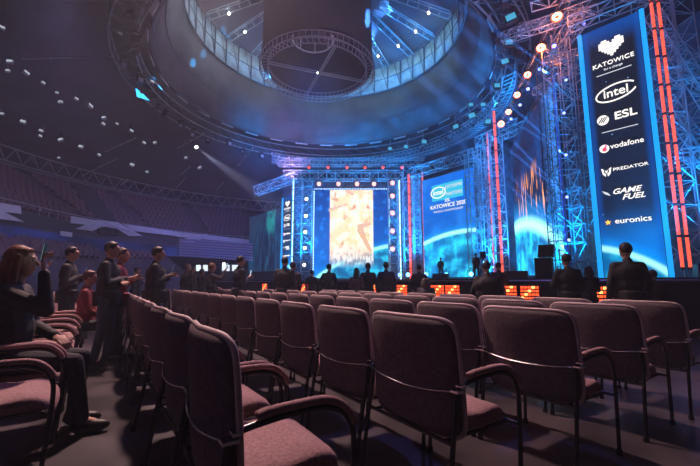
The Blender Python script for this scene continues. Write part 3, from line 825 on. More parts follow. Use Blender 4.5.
for px, Y, w, z0, z1, lab in towers:
    p = floorpt(px, Y, DK); r = .042 if Y > 20 else .024
    t = thing('truss_tower', lab, 'tower', (p.x, p.y, z0))
    A, B = truss_mb((0, 0, 0), (0, 0, z1 - z0), w, w * (.95), r); A.build('chord_frame', M_truss if px != 559 else M_dtruss, t); B.build('brace_lattice', M_truss if px != 559 else M_dtruss, t)
    MB().box((0, 0, .02), (w + .2, w + .2, .04)).build('base_plate', M_hous, t)
def red_tube(x, y, z0, z1, lab, r=.05, m=E_red):
    t = thing('light_tube', lab, 'light tube', (x, y, z0)); n = max(1, int((z1 - z0) / 1.0)); L = (z1 - z0) / n
    b = MB(); c = MB()
    for i in range(n): b.tube((0, 0, i * L + .05), (0, 0, (i + 1) * L - .03), r, 8); c.tube((0, 0, i * L - .03), (0, 0, i * L + .05), r * 1.3, 8)
    b.build('tube', m, t); c.build('coupler', M_hous, t); 
for px, Y, z1, r, lab in [(411, 34.6, 11.6, .11, 'thick red light tube between main and angled screens'), (495, 26.6, 12.4, .07, 'red light tube on the corner tower, thinner of the pair'), (503, 25.4, 13.6, .09, 'taller red light tube next to the streak screen'), (424, 33.9, 11.8, .07, 'short-looking red light tube rising behind the angled blue screen')]:
    p = floorpt(px, Y, DK)
    if px == 424: p = p + V((.2, .5, 0))
    red_tube(p.x, p.y, DK + .1, z1, lab, r)
for dx, Y, lab in [(0, 11.3, 'red light tube beyond the tall banner, inner of the pair'), (.24, 11.3, 'red light tube beyond the tall banner, outer of the pair')]:
    p = floorpt(684, Y, DK); red_tube(p.x + dx, Y, DK + .3, 12.6, lab, .045)
for px, Y, r, lab in [(401, 35.6, .06, 'pale white-blue light tube between pink lamps and red tube'), (291.5, 35.2, .05, 'cyan light tube at the edge of the small banner')]:
    p = floorpt(px, Y, DK); red_tube(p.x, p.y, DK + .1, 11.3, lab, r, glow('tube_white_blue', (.35, .65, 1.), 3.5))
p = floorpt(556, 15.5, DK)

# horizontal header trusses
def hdr(lab, a, c, w=.9, r=.04, m=None): return truss('header_truss', lab, a, c, w, w, r, m)
pA, pB = atY(284, 176, 36.2), atY(404, 176, 36.2)
hdr('blue-lit header truss across the top of the main screen', (pA.x, 36.2, 11.9), (pB.x, 36.2, 11.9))
hdr('upper header truss with small red lamps over the main screen', (pA.x - .5, 35.6, 13.1), (pB.x + 2, 35.6, 13.1), .7, .035)
hdr('header truss over the angled blue screen', (6.0, 34.4, 11.6), (10.6, 28.6, 11.6), .8)
hdr('blue-lit header truss over the corner tower group', (10.4, 28.4, 12.3), (12.2, 24.8, 12.3), .8)
hdr('long header truss along the top of the streak screen', (12.2, 25.4, 11.3), (9.9, 15.4, 11.3), .55, .03, M_dtruss)
hdr('cyan header truss from streak screen to tall banner', (9.2, 15.6, 11.4), (9.0, 13.2, 11.4), .5, .024)
hdr('bright cyan header truss across the top of the tall banner', (8.6, 13.2, 11.2), (10.8, 11.3, 11.2), .45, .024)
hdr('high truss crossing over the tall banner towards the roof', (7.4, 13.6, 12.6), (12.2, 10.6, 12.2), .6, .028)
hdr('cantilever truss reaching from the banner tower into the hall', (7.0, 15.4, 12.2), (9.2, 12.6, 11.5), .4, .022)
hdr('low lattice truss spanning between the towers beyond the banner', (10.6, 11.9, 8.1), (14.0, 10.6, 8.4), .5, .024)
hdr('lower cyan lattice truss beyond the banner', (10.8, 11.6, 5.2), (14.0, 10.4, 5.3), .5, .024)
hdr('outlying truss left of the small banner at screen-top height', (-9.6, 36.6, 10.4), (-5.2, 35.4, 11.6), .8, .04)
# sloping braces beyond the banner
for k, (x0, y0, z0, x1, y1, z1) in enumerate([(10.6, 11.7, 10.5, 12.8, 10.8, 3.2), (10.9, 12.0, 7.5, 13.2, 11, 1.4)]):
    hdr(['long sloping brace truss beyond the banner, upper one', 'long sloping brace truss beyond the banner, lower one'][k], (x0, y0, z0), (x1, y1, z1), .35, .022)
# backdrop cloth behind towers
b = MB(); b.prism([(-7.4, 39.5, DK), (8.5, 38.5, DK), (14.6, 27.5, DK), (13.8, 15.5, DK), (15, 9.2, DK), (15.1, 9.3, DK), (14.2, 15.6, DK), (14.9, 27.7, DK), (8.7, 38.8, DK), (-7.4, 39.8, DK)], (0, 0, 10.8))
o = b.build('backdrop_drape', mat('blue_drape', (.10, .13, .20), .9, noise=.4, nscale=1.5)); tag(o, 'dark blue drape hung behind the towers and screens', 'drape')

# lamps on the set
for i, py in enumerate((199, 216, 232, 248, 265)):
    place_lamp('tower_lamp', E_pinkdot if 0 else E_whitedot, atY(306.5 - (i * .6), py, 35.6), 1.5, 'white lamp on the lattice tower next to the small banner', 'white lamps up the tower')
for i, py in enumerate((183, 196, 213, 231, 249)):
    place_lamp('pink_tower_lamp', E_pinkdot, atY(392.5, py, 35.6), 2.3, 'glowing pink lamp on the tower just past the main screen', 'pink lamps up the tower')
for i, px in enumerate((319, 338.5, 357, 374)):
    place_lamp('pink_header_lamp', E_pinkdot, atY(px, 184, 35.4), 2.1, 'glowing pink lamp in the row just above the main screen', 'pink lamps above the main screen')
for i, px in enumerate((309, 328, 347, 365, 383, 402)):
    place_lamp('small_red_lamp', E_red, atY(px, 167.5, 35.0), 1.6, 'small red lamp on the upper header truss over the main screen', 'small red lamps over the main screen')
for i, (px, py, Y, s_) in enumerate([(557, 17, 13.2, 1.35), (541, 48, 14.6, 1.25), (527.5, 75, 17.2, 1.15), (517, 95, 19.5, 1.2), (508.5, 112, 21.8, 1.2), (501, 124, 24.0, 1.5)]):
    p = atY(px, py, Y)
    labs = ['huge glowing orange ring lamp, highest of the arc', 'large glowing orange ring lamp, second from the top of the arc', 'orange ring lamp third from the top of the arc', 'small orange ring lamp fourth from the top of the arc', 'small orange ring lamp next to last in the arc', 'lowest orange ring lamp of the arc over the red tubes']
    o = place_lamp('orange_ring_lamp', E_orange, p, s_, labs[i], 'arc of orange ring lamps', ring=True)
for i, (px, py, Y) in enumerate([(554, 46, 14.2), (540, 69, 16), (528, 89, 18), (520, 105, 20), (511, 119, 22)]):
    place_lamp('blue_spot_lamp', E_bluedot, atY(px, py, Y), .85, 'small violet-blue spot lamp beside the orange lamp arc', 'violet spot lamps along the arc')
for i, (px, py) in enumerate([(566, 80), (564, 113), (566, 155), (567, 197), (569, 240), (584, 24)]):
    place_lamp('blue_spot_lamp', E_bluedot, atY(px, py, 13.7), .55, 'small blue spot lamp on the tower between streak screen and banner', 'blue lamps up the banner tower')
for q_ in (0, 1, 2, 3):
    px, py, Y = [(557, 17, 13.2), (541, 48, 14.6), (527.5, 75, 17.2), (517, 95, 19.5)][q_]
    l = bpy.data.lights.new('orange_lamp_light', 'POINT'); l.color = (1., .22, .06); l.energy = (90, 80, 50, 40)[q_]; l.shadow_soft_size = .08
    o = bpy.data.objects.new('orange_lamp_light', l); COL.objects.link(o); o.location = atY(px, py, Y - .25)
# arc truss carrying the orange lamps
A = MB(); pts = [atY(px, py, Y) + V((.15, .25, .35)) for px, py, Y in [(572, -14, 12.3), (557, 17, 13.2), (541, 48, 14.6), (527.5, 75, 17.2), (517, 95, 19.5), (508.5, 112, 21.8), (501, 124, 24.0), (490, 140, 27)]]
t = thing('arc_truss', 'dark curved truss carrying the orange ring lamps', 'truss', pts[0]); B = MB()
offs = [V((0, 0, 0)), V((.35, .1, 0)), V((.1, 0, .4))]
for o_ in offs: A.path([p + o_ for p in pts], .025, 5)
for p, q in zip(pts, pts[1:]):
    for k in range(4):
        u0, u1 = p.lerp(q, k / 4), p.lerp(q, (k + 1) / 4)
        B.tube(u0 + offs[0], u1 + offs[1], .015, 4); B.tube(u0 + offs[1], u1 + offs[2], .015, 4); B.tube(u0 + offs[2], u1 + offs[0], .015, 4)
P(A, 'chord_frame', M_dtruss, t); P(B, 'brace_lattice', M_dtruss, t)
# extra fixtures above the streak screen: cyan-faced panels on frames
gk = 'cyan-faced floodlights beside the ring'
proto = None
for px, py, Y, s_ in [(511, 18, 17, 1.5), (509, 43, 18, 1.2), (505, 62, 19.5, 1.2), (497, 86, 21.5, 1.1), (472, 116, 27, 1.5), (456, 127, 30, 1.4), (488, 122, 26, 1.3), (424, 142, 33, 1.4), (406, 147, 34, 1.2), (390, 149, 35, 1.2), (483, 105, 24, 1), (471, 105, 26, 1)]:
    if proto is None:
        proto = thing('panel_floodlight', 'square cyan-faced floodlight hanging beside the roof ring above the stage', 'floodlight', (0, 0, 0), 0, gk)
        h_ = MB().box((0, .04, 0), (.42, .14, .42)).build('housing', M_hous, proto, bevel=.02); MB().box((0, -.05, 0), (.3, .03, .28)).build('lens', glow('lens_cyan_soft', (.06, .40, .65), 1.1), h_)
        MB().tube((0, .05, .2), (0, .05, 1.0), .025).build('hanger', M_truss, proto); kk = kids_of(proto); o = proto
    else: o = dup(proto, kk, (0, 0, 0), (0, 0, 0))
    p = atY(px, py, Y); o.location = p; o.rotation_euler = (-.35, rnd.uniform(-.3, .3), math.atan2(-p.x, p.y) + rnd.uniform(-.5, .5)); o.scale = (s_,) * 3
hdr('square truss frame hung beside the ring above the orange lamps', atY(500, -6, 16.5), atY(524, -2, 16), .5, .022)
hdr('long dark truss from the ring down to the orange lamp arc', atY(508, 10, 18), atY(495, 92, 24), .55, .025, M_dtruss)
hdr('thin truss crossing behind the highest orange lamp', atY(520, 28, 16), atY(585, 12, 13.5), .3, .018)
hdr('cyan truss zigzag from banner top to the orange lamps', atY(545, 62, 15), atY(584, 52, 14), .3, .018)
hdr('blue truss above the streak screen joining the lamp arc', atY(536, 92, 17.5), atY(578, 68, 14.3), .35, .02)
# big blue blade lamp on the dark roof
t = thing('blue_beam_lamp', 'bright blue wedge-shaped lamp glowing alone on the dark roof', 'lamp', atY(143, 94, 24))
b = MB(); b.add([(-.55, 0, .45), (-.2, .1, -.15), (.5, 0, -.5), (-.35, -.1, -.25), (-.1, .2, .1)], [(0, 1, 4), (1, 2, 4), (0, 3, 1), (3, 2, 1), (0, 4, 3), (4, 2, 3)]); b.build('light_blade', glow('blade_blue', (.03, .42, 1.), 3.2), t)
b = MB(); b.box((-.15, .25, .35), (.5, .3, .5)); b.tube((-.15, .25, .5), (-.15, .25, 1.4), .04); b.build('housing', M_hous, t)

# ------------------------------------------------------------------ things on stage
def box_thing(name, lab, cat, c, d, rz=0, m=None, bev=.015):
    t = thing(name, lab, cat, c, rz); MB().box((0, 0, d[2] / 2), d).build('cabinet', m or M_stage, t, bevel=bev); return t
p = floorpt(545, 13.0, DK)
t = thing('loudspeaker', 'tall black loudspeaker cabinet, bottom of the stage stack', 'loudspeaker', p, -.6)
MB().box((0, 0, .37), (.55, .5, .74)).build('cabinet', M_hous, t, bevel=.02); MB().box((0, -.255, .37), (.47, .02, .66)).build('grille', M_stage, t)
t = thing('loudspeaker', 'small black loudspeaker tilted on top of the stage stack', 'loudspeaker', p + V((.08, 0, .77)), -.6)
b = MB(); b.prism([(-.24, -.2, 0), (-.24, .2, 0), (-.2, .2, .44), (-.2, -.12, .44)], (.48, 0, 0)); b.build('cabinet', M_hous, t, bevel=.01); MB().box((0, -.18, .22), (.4, .02, .36)).build('grille', M_stage, t)
for px, Y, lab in [(517, 14.5, 'black wedge monitor on the stage edge before the planet picture'), (441, 19, 'long black wedge monitor at the feet of the man on stage')]:
    p = floorpt(px, Y, DK); t = thing('stage_monitor', lab, 'monitor', p, -.5)
    b = MB(); b.prism([(-.4, -.3, 0), (-.4, .3, 0), (-.4, .3, .18), (-.4, -.1, .34)], (.8, 0, 0)); b.build('cabinet', M_hous, t, bevel=.01); MB().box((0, -.21, .17), (.7, .02, .26), Matrix.Rotation(-.55, 3, 'X')).build('grille', M_stage, t)
for px, Y, lab in [(408, 19.5, 'small blue floor lamp on the stage edge under the red tube'), (426, 19, 'small blue floor lamp on the stage beside the man on stage'), (446.5, 19, 'small blue floor lamp beyond the man on stage'), (471, 18, 'small blue floor lamp under the angled blue screen'), (400, 20, 'small blue floor lamp nearest the pink lamp tower')]:
    p = floorpt(px, Y, DK + .25); place_lamp('floor_lamp_blue', glow('floor_blue', (.06, .3, 1.), 14), V((p.x, p.y, DK + .28)), 1.1, lab, None)
for q in [o for o in bpy.data.objects if o.name.startswith(('floor_lamp_blue',))]:
    if 'group' in q: del q['group']
# flight cases / crate behind people at right
p = floorpt(688, 9.6, 0); t = thing('flight_case', 'tall black flight case at the edge beside the cyan truss', 'case', V((8.95, 9.2, 0)), -.6)
MB().box((0, 0, .82), (.5, .7, 1.64)).build('cabinet', M_hous, t, bevel=.02); 
b = MB(); [b.box((x, -.355, .82), (.03, .02, 1.6)) for x in (-.24, .24)]; b.build('edge_trim', M_hsilver, t)
# little cyan-lit lattice under the stage end
hdr('short cyan-lit lattice panel low down beside the seated dark figure', V((7.3, 8.9, .45)), V((8.4, 8.6, .45)), .75, .014)
p = atZ(278, 288, .9)

# ------------------------------------------------------------------ chairs
CH = thing('conference_chair', 'x', 'chair')
def superell(w, h, n=10, p=3.2):
    pts = []
    for i in range(4 * n):
        t = 2 * PI * i / (4 * n); c, s = math.cos(t), math.sin(t)
        pts.append((w / 2 * abs(c) ** (2 / p) * (1 if c >= 0 else -1), h / 2 * abs(s) ** (2 / p) * (1 if s >= 0 else -1)))
    return pts
def cushion(pts, frame, t0, t1, dome=.02, rings=4):
    """lofted cushion: outline pts (u,v); frame(u,v,w) -> point; between depth t0 and t1"""
    b = MB(); n = len(pts); lay = []
    levels = [(-1, .0), (-1, .5), (-1, .90), (-.72, .985), (0, 1.0), (.72, .985), (1, .90), (1, .5), (1, .0)]
    for side, s in levels:
        base = (t0 + t1) / 2 + side * (t1 - t0) / 2
        dm = dome * (1 - s * s) * (1 if side > 0 else -1 if side < 0 else 0)
        if s == 0: lay.append([frame(0, 0, base + dm)])
        else: lay.append([frame(u * s, v * s, base + dm) for u, v in pts])
    idx = []; vs = []
    for L in lay: idx.append(len(vs)); vs += L
    fs = []
    for k in range(len(lay) - 1):
        A_, B_ = lay[k], lay[k + 1]
        for i in range(n):
            j = (i + 1) % n
            if len(A_) == 1: fs.append((idx[k], idx[k + 1] + i, idx[k + 1] + j))
            elif len(B_) == 1: fs.append((idx[k] + i, idx[k + 1], idx[k] + j))
            else: fs.append((idx[k] + i, idx[k + 1] + i, idx[k + 1] + j, idx[k] + j))
    return b.add(vs, fs)
BW, BH = .71, .60
def bframe(u, v, w):                    # w: + is towards the sitter
    z = .70 + v
    y = -.02 - .10 * (v + .3) * .9 + .10 * (u / .33) ** 2 * .45 + w - .05 * (v - .1) ** 2
    return V((u, y, z))
cushion([(x, y) for x, y in superell(BW, BH, 12, 8)], bframe, 0, .055, .012).build('backrest', [M_fabback], CH, smooth=True)
# front face of the backrest is the lighter fabric
me = CH.children[0].data; me.materials.append(M_fabric)
for pgn in me.polygons:
    if pgn.normal.y > .35: pgn.material_index = 1
b = MB(); b.path([bframe(x * 1.0, y * 1.0, .03) for x, y in superell(BW + .012, BH + .012, 12, 8)], .013, 6, closed=True); b.build('piping', M_pipe, CH, smooth=True)
def sframe(u, v, w):
    y = .27 + v; fz = -.06 * max(0, (v - .12) / .14) ** 2
    return V((u, y, .46 + w + fz - .012 * math.exp(-(v + .0) ** 2 / .0008)))
cushion(superell(.60, .54, 12, 4.5), sframe, -.05, .035, .018).build('seat', M_fabric, CH, smooth=True)
for sx in (-1, 1):
    x = sx * .35
    rl = [(x, -.10, .012), (x, -.05, .30), (x, -.01, .55), (x, .0, .63), (x, .02, .665), (x, .06, .68), (x, .25, .70), (x, .38, .70), (x, .46, .675), (x, .51, .62), (x, .53, .54), (x, .52, .30), (x, .50, .012)]
    # smooth the loop
    q = [V(p) for p in rl]
    for _ in range(2):
        nq = [q[0]]
        for a_, b_ in zip(q, q[1:]): nq += [a_.lerp(b_, .25), a_.lerp(b_, .75)]
        nq.append(q[-1]); q = nq
    b = MB(); b.path(q, .0135, 8); b.build('side_frame', M_black, CH, smooth=True)
    arm = [(x, .10, .712), (x, .14, .722), (x, .28, .728), (x, .38, .728), (x, .45, .708), (x, .505, .655), (x, .525, .61)]
    q = [V(p) for p in arm]
    for _ in range(2):
        nq = [q[0]]
        for a_, b_ in zip(q, q[1:]): nq += [a_.lerp(b_, .25), a_.lerp(b_, .75)]
        nq.append(q[-1]); q = nq
    rr = [.022 if 0 < i < len(q) - 1 else .012 for i in range(len(q))]
    b = MB(); b.path(q, rr, 10, flat=.8); b.build('armrest', M_fabric, CH, smooth=True)
    MB().tube((x, -.103, 0), (x, -.10, .03), .02, 10).build('foot', M_black, CH); MB().tube((x, .50, 0), (x, .50, .03), .02, 10).build('foot', M_black, CH)
    b = MB(); b.box((sx * .365, .0, .655), (.05, .06, .016)); b.box((sx * .365, .02, .675), (.045, .03, .014)); b.build('link_clip', M_chrome, CH, bevel=.003)
b = MB(); q = [V((-.37 + .74 * i / 16, -.062 + .055 * (abs(i - 8) / 8) ** 2.2, .655 - .03 * (1 - ((i - 8) / 8) ** 2))) for i in range(17)]; b.path(q, .0055, 6); b.build('back_rod', M_chrome, CH, smooth=True)
b = MB(); b.tube((-.35, .50, .40), (.35, .50, .40), .011, 8); b.tube((-.35, -.03, .40), (.35, -.03, .40), .011, 8); b.tube((-.29, -.03, .40), (-.29, .5, .40), .01); b.tube((.29, -.03, .40), (.29, .5, .40), .01)
b.build('seat_frame', M_black, CH)
ck = kids_of(CH)
u = V((-.555, .832, 0)); fw = V((.832, .555, 0)); rzc = math.atan2(fw.y, fw.x) - PI / 2
ordn = ['end', 'second', 'third', 'fourth', 'fifth', 'sixth', 'seventh', 'eighth', 'ninth', 'tenth', 'eleventh', 'twelfth', 'thirteenth', 'fourteenth', 'fifteenth', 'sixteenth']
rows = [("the row behind the seated woman", V((-2.35, .22, 0)), 3, 9, 'X'), ("the seated woman's row", V((-1.40, .78, 0)), 2, 13, 'Y'), ("the row of the big closest chair", V((-.41, 1.35, 0)), 0, 14, 'Z'), ("the second full row of chair backs", V((.56, 1.92, 0)), 0, 14, 'A'),
        ("the third full row", V((1.50, 2.47, 0)), 0, 12, 'B'), ("the fourth full row", V((2.33, 3.0, 0)), 0, 11, 'C'), ("the front row nearest the stage", V((3.10, 3.45, 0)), 0, 9, 'D')]
first = True; SEATS = {}
gaps = {('Z', 9), ('Z', 10), ('A', 12)}
for nm, e, k0, k1, key in rows:
    for k in range(k0, k1):
        if (key, k) in gaps: continue
        p = e + u * (.765 * k + .38) + V((rnd.uniform(-.01, .01), rnd.uniform(-.01, .01), 0)); rz = rzc + rnd.uniform(-.025, .025)
        lab = f"brown padded armchair, {ordn[k]} from the aisle in {nm}" if k else f"brown padded armchair at the aisle end of {nm}"
        SEATS[key, k] = p
        if first: CH.location = p; CH.rotation_euler = (0, 0, rz); CH['label'] = lab; CH['group'] = 'linked conference chairs in rows'; first = False
        else: dup(CH, ck, p, (0, 0, rz), lab)

# ------------------------------------------------------------------ people
def finish(b, name, m, parent, vox, sm=3, dec=None):
    o = b.build(name, m, parent)
    r = o.modifiers.new('r', 'REMESH'); r.mode = 'VOXEL'; r.voxel_size = vox; r.use_smooth_shade = True
    s = o.modifiers.new('s', 'SMOOTH'); s.factor = .5; s.iterations = sm
    bpy.context.view_layer.update()
    me = bpy.data.meshes.new_from_object(o.evaluated_get(bpy.context.evaluated_depsgraph_get()))
    o.modifiers.clear(); old = o.data; o.data = me; me.name = name; bpy.data.meshes.remove(old)
    if not me.materials: me.materials.append(m)
    return o
def hand(b, wr, d, up_, s=1., curl=.6):
    """palm at the wrist wr pointing along d, back of the hand towards up_"""
    d = V(d).normalized(); up_ = (V(up_) - d * V(up_).dot(d)).normalized(); side = d.cross(up_)
    R = Matrix((side, d, up_)).transposed()
    b.ell(wr + d * .045 * s, (.040 * s, .052 * s, .018 * s), R, 10, 8)
    for i, (off, L) in enumerate(((-.030, .066), (-.010, .076), (.010, .072), (.030, .056))):
        p0 = wr + d * .082 * s + side * off * s
        d1 = (d * math.cos(curl * .6) - up_ * math.sin(curl * .6)); d2 = (d * math.cos(curl * 1.6) - up_ * math.sin(curl * 1.6))
        p1 = p0 + d1 * L * .55 * s; p2 = p1 + d2 * L * .5 * s
        b.cap(p0, p1, .0105 * s, .0098 * s); b.cap(p1, p2, .0098 * s, .0085 * s)
    q0 = wr + d * .03 * s - side * .035 * s; q1 = q0 + (d * .7 - side * .6 - up_ * .3).normalized() * .038 * s; q2 = q1 + (d * .9 - up_ * .4 - side * .05).normalized() * .03 * s
    b.cap(q0, q1, .013 * s, .011 * s); b.cap(q1, q2, .011 * s, .009 * s)
SKIN = mat('skin', (.48, .27, .20), .6, noise=.08, nscale=20)
SHOE = mat('shoe_black', (.02, .02, .02), .5)
def person(label, loc, rz, H=1.78, pose='phone', coat=(.02, .02, .025), pants=(.02, .022, .03), hair=(.03, .02, .015), hairlen=0, vox=.016, girth=1., seated=False, headturn=0., arms=None, phone=False, glasses=False, z0=0., coatname='coat', stride=.0, lean=0., group=None, cap=None):
    s = H / 1.78
    t = thing('person', label, 'person', V(loc), rz, group)
    T = lambda x, y, z: V((x * s, y * s, z * s))
    g = girth
    hipz = .93
    if seated: hipz = .56
    def tz(z): return z - .93 + hipz            # shift of the upper body
    up = lambda x, y, z: T(x, y + lean * (z - .93), tz(z))
    B, C, D = MB(), MB(), MB()
    # legs
    for sx in (-1, 1):
        hip = T(.092 * sx, 0, hipz)
        if seated: kn = T(.12 * sx, .44, .53); an = T(.12 * sx, .47 + .05 * sx, .10)
        else: kn = T(.118 * sx, .02 + stride * sx * .6, .50); an = T(.15 * sx, -.03 + stride * sx, .09)
        B.cap(hip, kn, .078 * s, .052 * s); B.cap(kn, an, .05 * s, .036 * s)
        D.cap(hip, kn, .095 * s * min(g, 1.1), .066 * s); D.cap(kn, an + V((0, 0, .01)), .066 * s, .054 * s)
        B.cap(an, an + T(0, .12, -.045), .035 * s, .03 * s)
    D.ell(T(0, 0, hipz + .03), (.165 * s * g, .125 * s * g, .13 * s))
    B.ell(up(0, 0, .97), (.15 * s, .11 * s, .12 * s)); B.ell(up(0, 0, 1.14), (.13 * s, .095 * s, .16 * s)); B.ell(up(0, 0, 1.32), (.155 * s, .105 * s, .17 * s))
    B.cap(up(-.13, -.01, 1.44), up(.13, -.01, 1.44), .055 * s, .055 * s)
    B.cap(up(0, -.015, 1.44), up(0, .01, 1.58), .056 * s, .05 * s)
    # coat torso
    C.ell(up(0, 0, .99), (.172 * s * g, .135 * s * g, .15 * s)); C.ell(up(0, .0, 1.14), (.168 * s * g, .13 * s * g, .19 * s)); C.ell(up(0, -.005, 1.31), (.19 * s * g, .13 * s * g, .18 * s))
    C.cap(up(-.145, -.01, 1.425), up(.145, -.01, 1.425), .072 * s, .072 * s); C.cap(up(0, -.03, 1.45), up(0, -.015, 1.50), .075 * s, .066 * s)
    C.tube(up(0, 0, .84), up(0, 0, 1.05), .155 * s * g, 14, .16 * s * g) if not seated else None
    # arms
    if arms is None:
        arms = {'phone': (((.23, .0, 1.14), (.08, .19, 1.29)), ((-.23, .0, 1.14), (-.07, .20, 1.26))),
                'hang': (((.26, -.02, 1.17), (.27, .06, .92)), ((-.26, -.02, 1.17), (-.27, .06, .92))),
                'pocket': (((.30, -.06, 1.19), (.22, .08, 1.0)), ((-.30, -.06, 1.19), (-.22, .08, 1.0))),
                'cross': (((.27, .04, 1.17), (-.06, .21, 1.24)), ((-.27, .04, 1.17), (.08, .20, 1.18))),
                'raise': (((.29, .16, 1.36), (.20, .30, 1.58)), ((-.26, -.0, 1.17), (-.16, .22, 1.12))),
                'lap': (((.24, .06, 1.15), (.10, .30, 1.03)), ((-.24, .06, 1.15), (-.10, .30, 1.03)))}[pose]
    hands = []
    for sx, (el, wr) in zip((1, -1), arms):
        sh = up(.18 * sx, -.01, 1.425); el = up(*el); wr = up(*wr)
        B.cap(sh, el, .048 * s, .038 * s); B.cap(el, wr, .038 * s, .026 * s)
        C.cap(sh, el, .070 * s, .056 * s); C.cap(el, wr - (wr - el).normalized() * .02, .055 * s, .042 * s)
        d = (wr - el).normalized(); hand(B, wr + d * .01, d, V((0, -.3, 1)) if abs(d.z) < .8 else V((0, -1, 0)), s * 1.05, .7); hands.append(wr + d * .09 * s)
    # head
    hc = up(0, .015, 1.665)
    HB = MB(); Rt = Matrix.Rotation(headturn, 3, 'Z')
    def hp(x, y, z): return hc + Rt @ V((x * s, y * s, z * s))
    B.ell(hc, (.076 * s, .094 * s, .112 * s), Rt, 14, 10); B.ell(hp(0, .03, -.06), (.056 * s, .060 * s, .058 * s), Rt)
    B.cap(hp(0, .088, .012), hp(0, .110, -.022), .011 * s, .015 * s)
    for sx in (-1, 1): B.ell(hp(.078 * sx, -.005, -.01), (.010 * s, .02 * s, .03 * s), Rt)
    B.ell(hp(0, .088, -.055), (.024 * s, .012 * s, .008 * s), Rt); B.ell(hp(0, .082, .03), (.05 * s, .012 * s, .01 * s), Rt)
    finish(B, 'body', SKIN, t, vox * .75, 2)
    cm = mat('coat_%02x%02x%02x' % tuple(int(q * 255) for q in coat), coat, .75, noise=.2, nscale=15); pm = mat('trousers_%02x%02x%02x' % tuple(int(q * 255) for q in pants), pants, .8, noise=.2, nscale=15)
    finish(C, coatname, cm, t, vox, 3); finish(D, 'trousers', pm, t, vox, 3)
    hm = mat('hair_%02x%02x%02x' % tuple(int(q * 255) for q in hair), hair, .55, noise=.4, nscale=60)
    Hh = MB(); Hh.ell(hp(0, -.018, .028), (.086 * s, .094 * s, .102 * s), Rt, 14, 10); Hh.ell(hp(0, .030, .082), (.064 * s, .048 * s, .030 * s), Rt)
    if hairlen: 
        Hh.ell(hp(0, -.06, -.06), (.09 * s, .06 * s, .14 * s), Rt); Hh.ell(hp(0, -.085, -.06 - hairlen * .5), (.095 * s, .045 * s, (.10 + hairlen * .5) * s), Rt)
        for sx in (-1, 1): Hh.cap(hp(.07 * sx, .0, .03), hp(.085 * sx, -.01, -.10 - hairlen * .4), .03 * s, .028 * s)
    finish(Hh, 'hair', hm, t, vox * .7, 2)
    if cap: 
        K = MB(); K.ell(hp(0, -.005, .055), (.092 * s, .105 * s, .085 * s), Rt, 14, 10); K.ell(hp(0, .10, .04), (.06 * s, .06 * s, .012 * s), Rt); finish(K, 'cap', mat('cap_cloth', cap, .8), t, vox * .7, 2)
    E = MB()
    for sx in (-1, 1): E.ell(hp(.031 * sx, .083, .008), (.013 * s, .008 * s, .008 * s), Rt, 8, 6)
    E.build('eyes', mat('eye', (.25, .22, .2), .2), t, smooth=True)
    if glasses:
        G = MB()
        for sx in (-1, 1):
            G.path([hp(.034 * sx + .026 * math.cos(q / 14 * 2 * PI), .102, .008 + .02 * math.sin(q / 14 * 2 * PI)) for q in range(14)], .003, 5, closed=True); G.tube(hp(.06 * sx, .1, .01), hp(.082 * sx, .0, .01), .003)
        G.tube(hp(-.008, .104, .01), hp(.008, .104, .01), .003); G.build('glasses', M_black, t)
    for sx in (-1, 1):
        SH = MB()
        an = T(.12 * sx, .47 + .05 * sx, .0) if seated else T(.15 * sx, -.03 + stride * sx, 0)
        SH.cap(an + T(0, .12, .05), an + T(0, -.02, .06), .038 * s, .04 * s); SH.ell(an + T(0, .06, .048), (.050 * s, .14 * s, .05 * s)); SH.ell(an + T(0, -.01, .07), (.045 * s, .06 * s, .07 * s))
        sh = finish(SH, 'shoe', SHOE, t, .012, 1)
        for v in sh.data.vertices: v.co.z = max(v.co.z, 0)
    if z0: t.location.z = z0
    return t, hands
def phone_thing(label, p, rz, tilt=0., screen=(.5, .75, 1.), lit=2.5):
    t = thing('phone', label, 'phone', p, rz); t.rotation_euler = (tilt, 0, rz)
    MB().box((0, 0, 0), (.078, .009, .155)).build('case', M_black, t, bevel=.003); MB().box((0, -.0055, 0), (.070, .002, .145)).build('screen', glow('phone_screen_%d' % int(lit * 10), screen, lit), t)
def head_at(px, py, H=1.78, z0=0.):        # floor position of a standing person whose head top shows at (px,py)
    q = atZ(px, py, H + z0); return V((q.x, q.y, 0))
def world(t, v): 
    return Matrix.Rotation(t.rotation_euler.z, 3, 'Z') @ v + V(t.location)
stage_dir = lambda p: math.atan2(-(6 - p.x), (30 - p.y))   # local +Y towards the screens
blk = (.016, .016, .02)
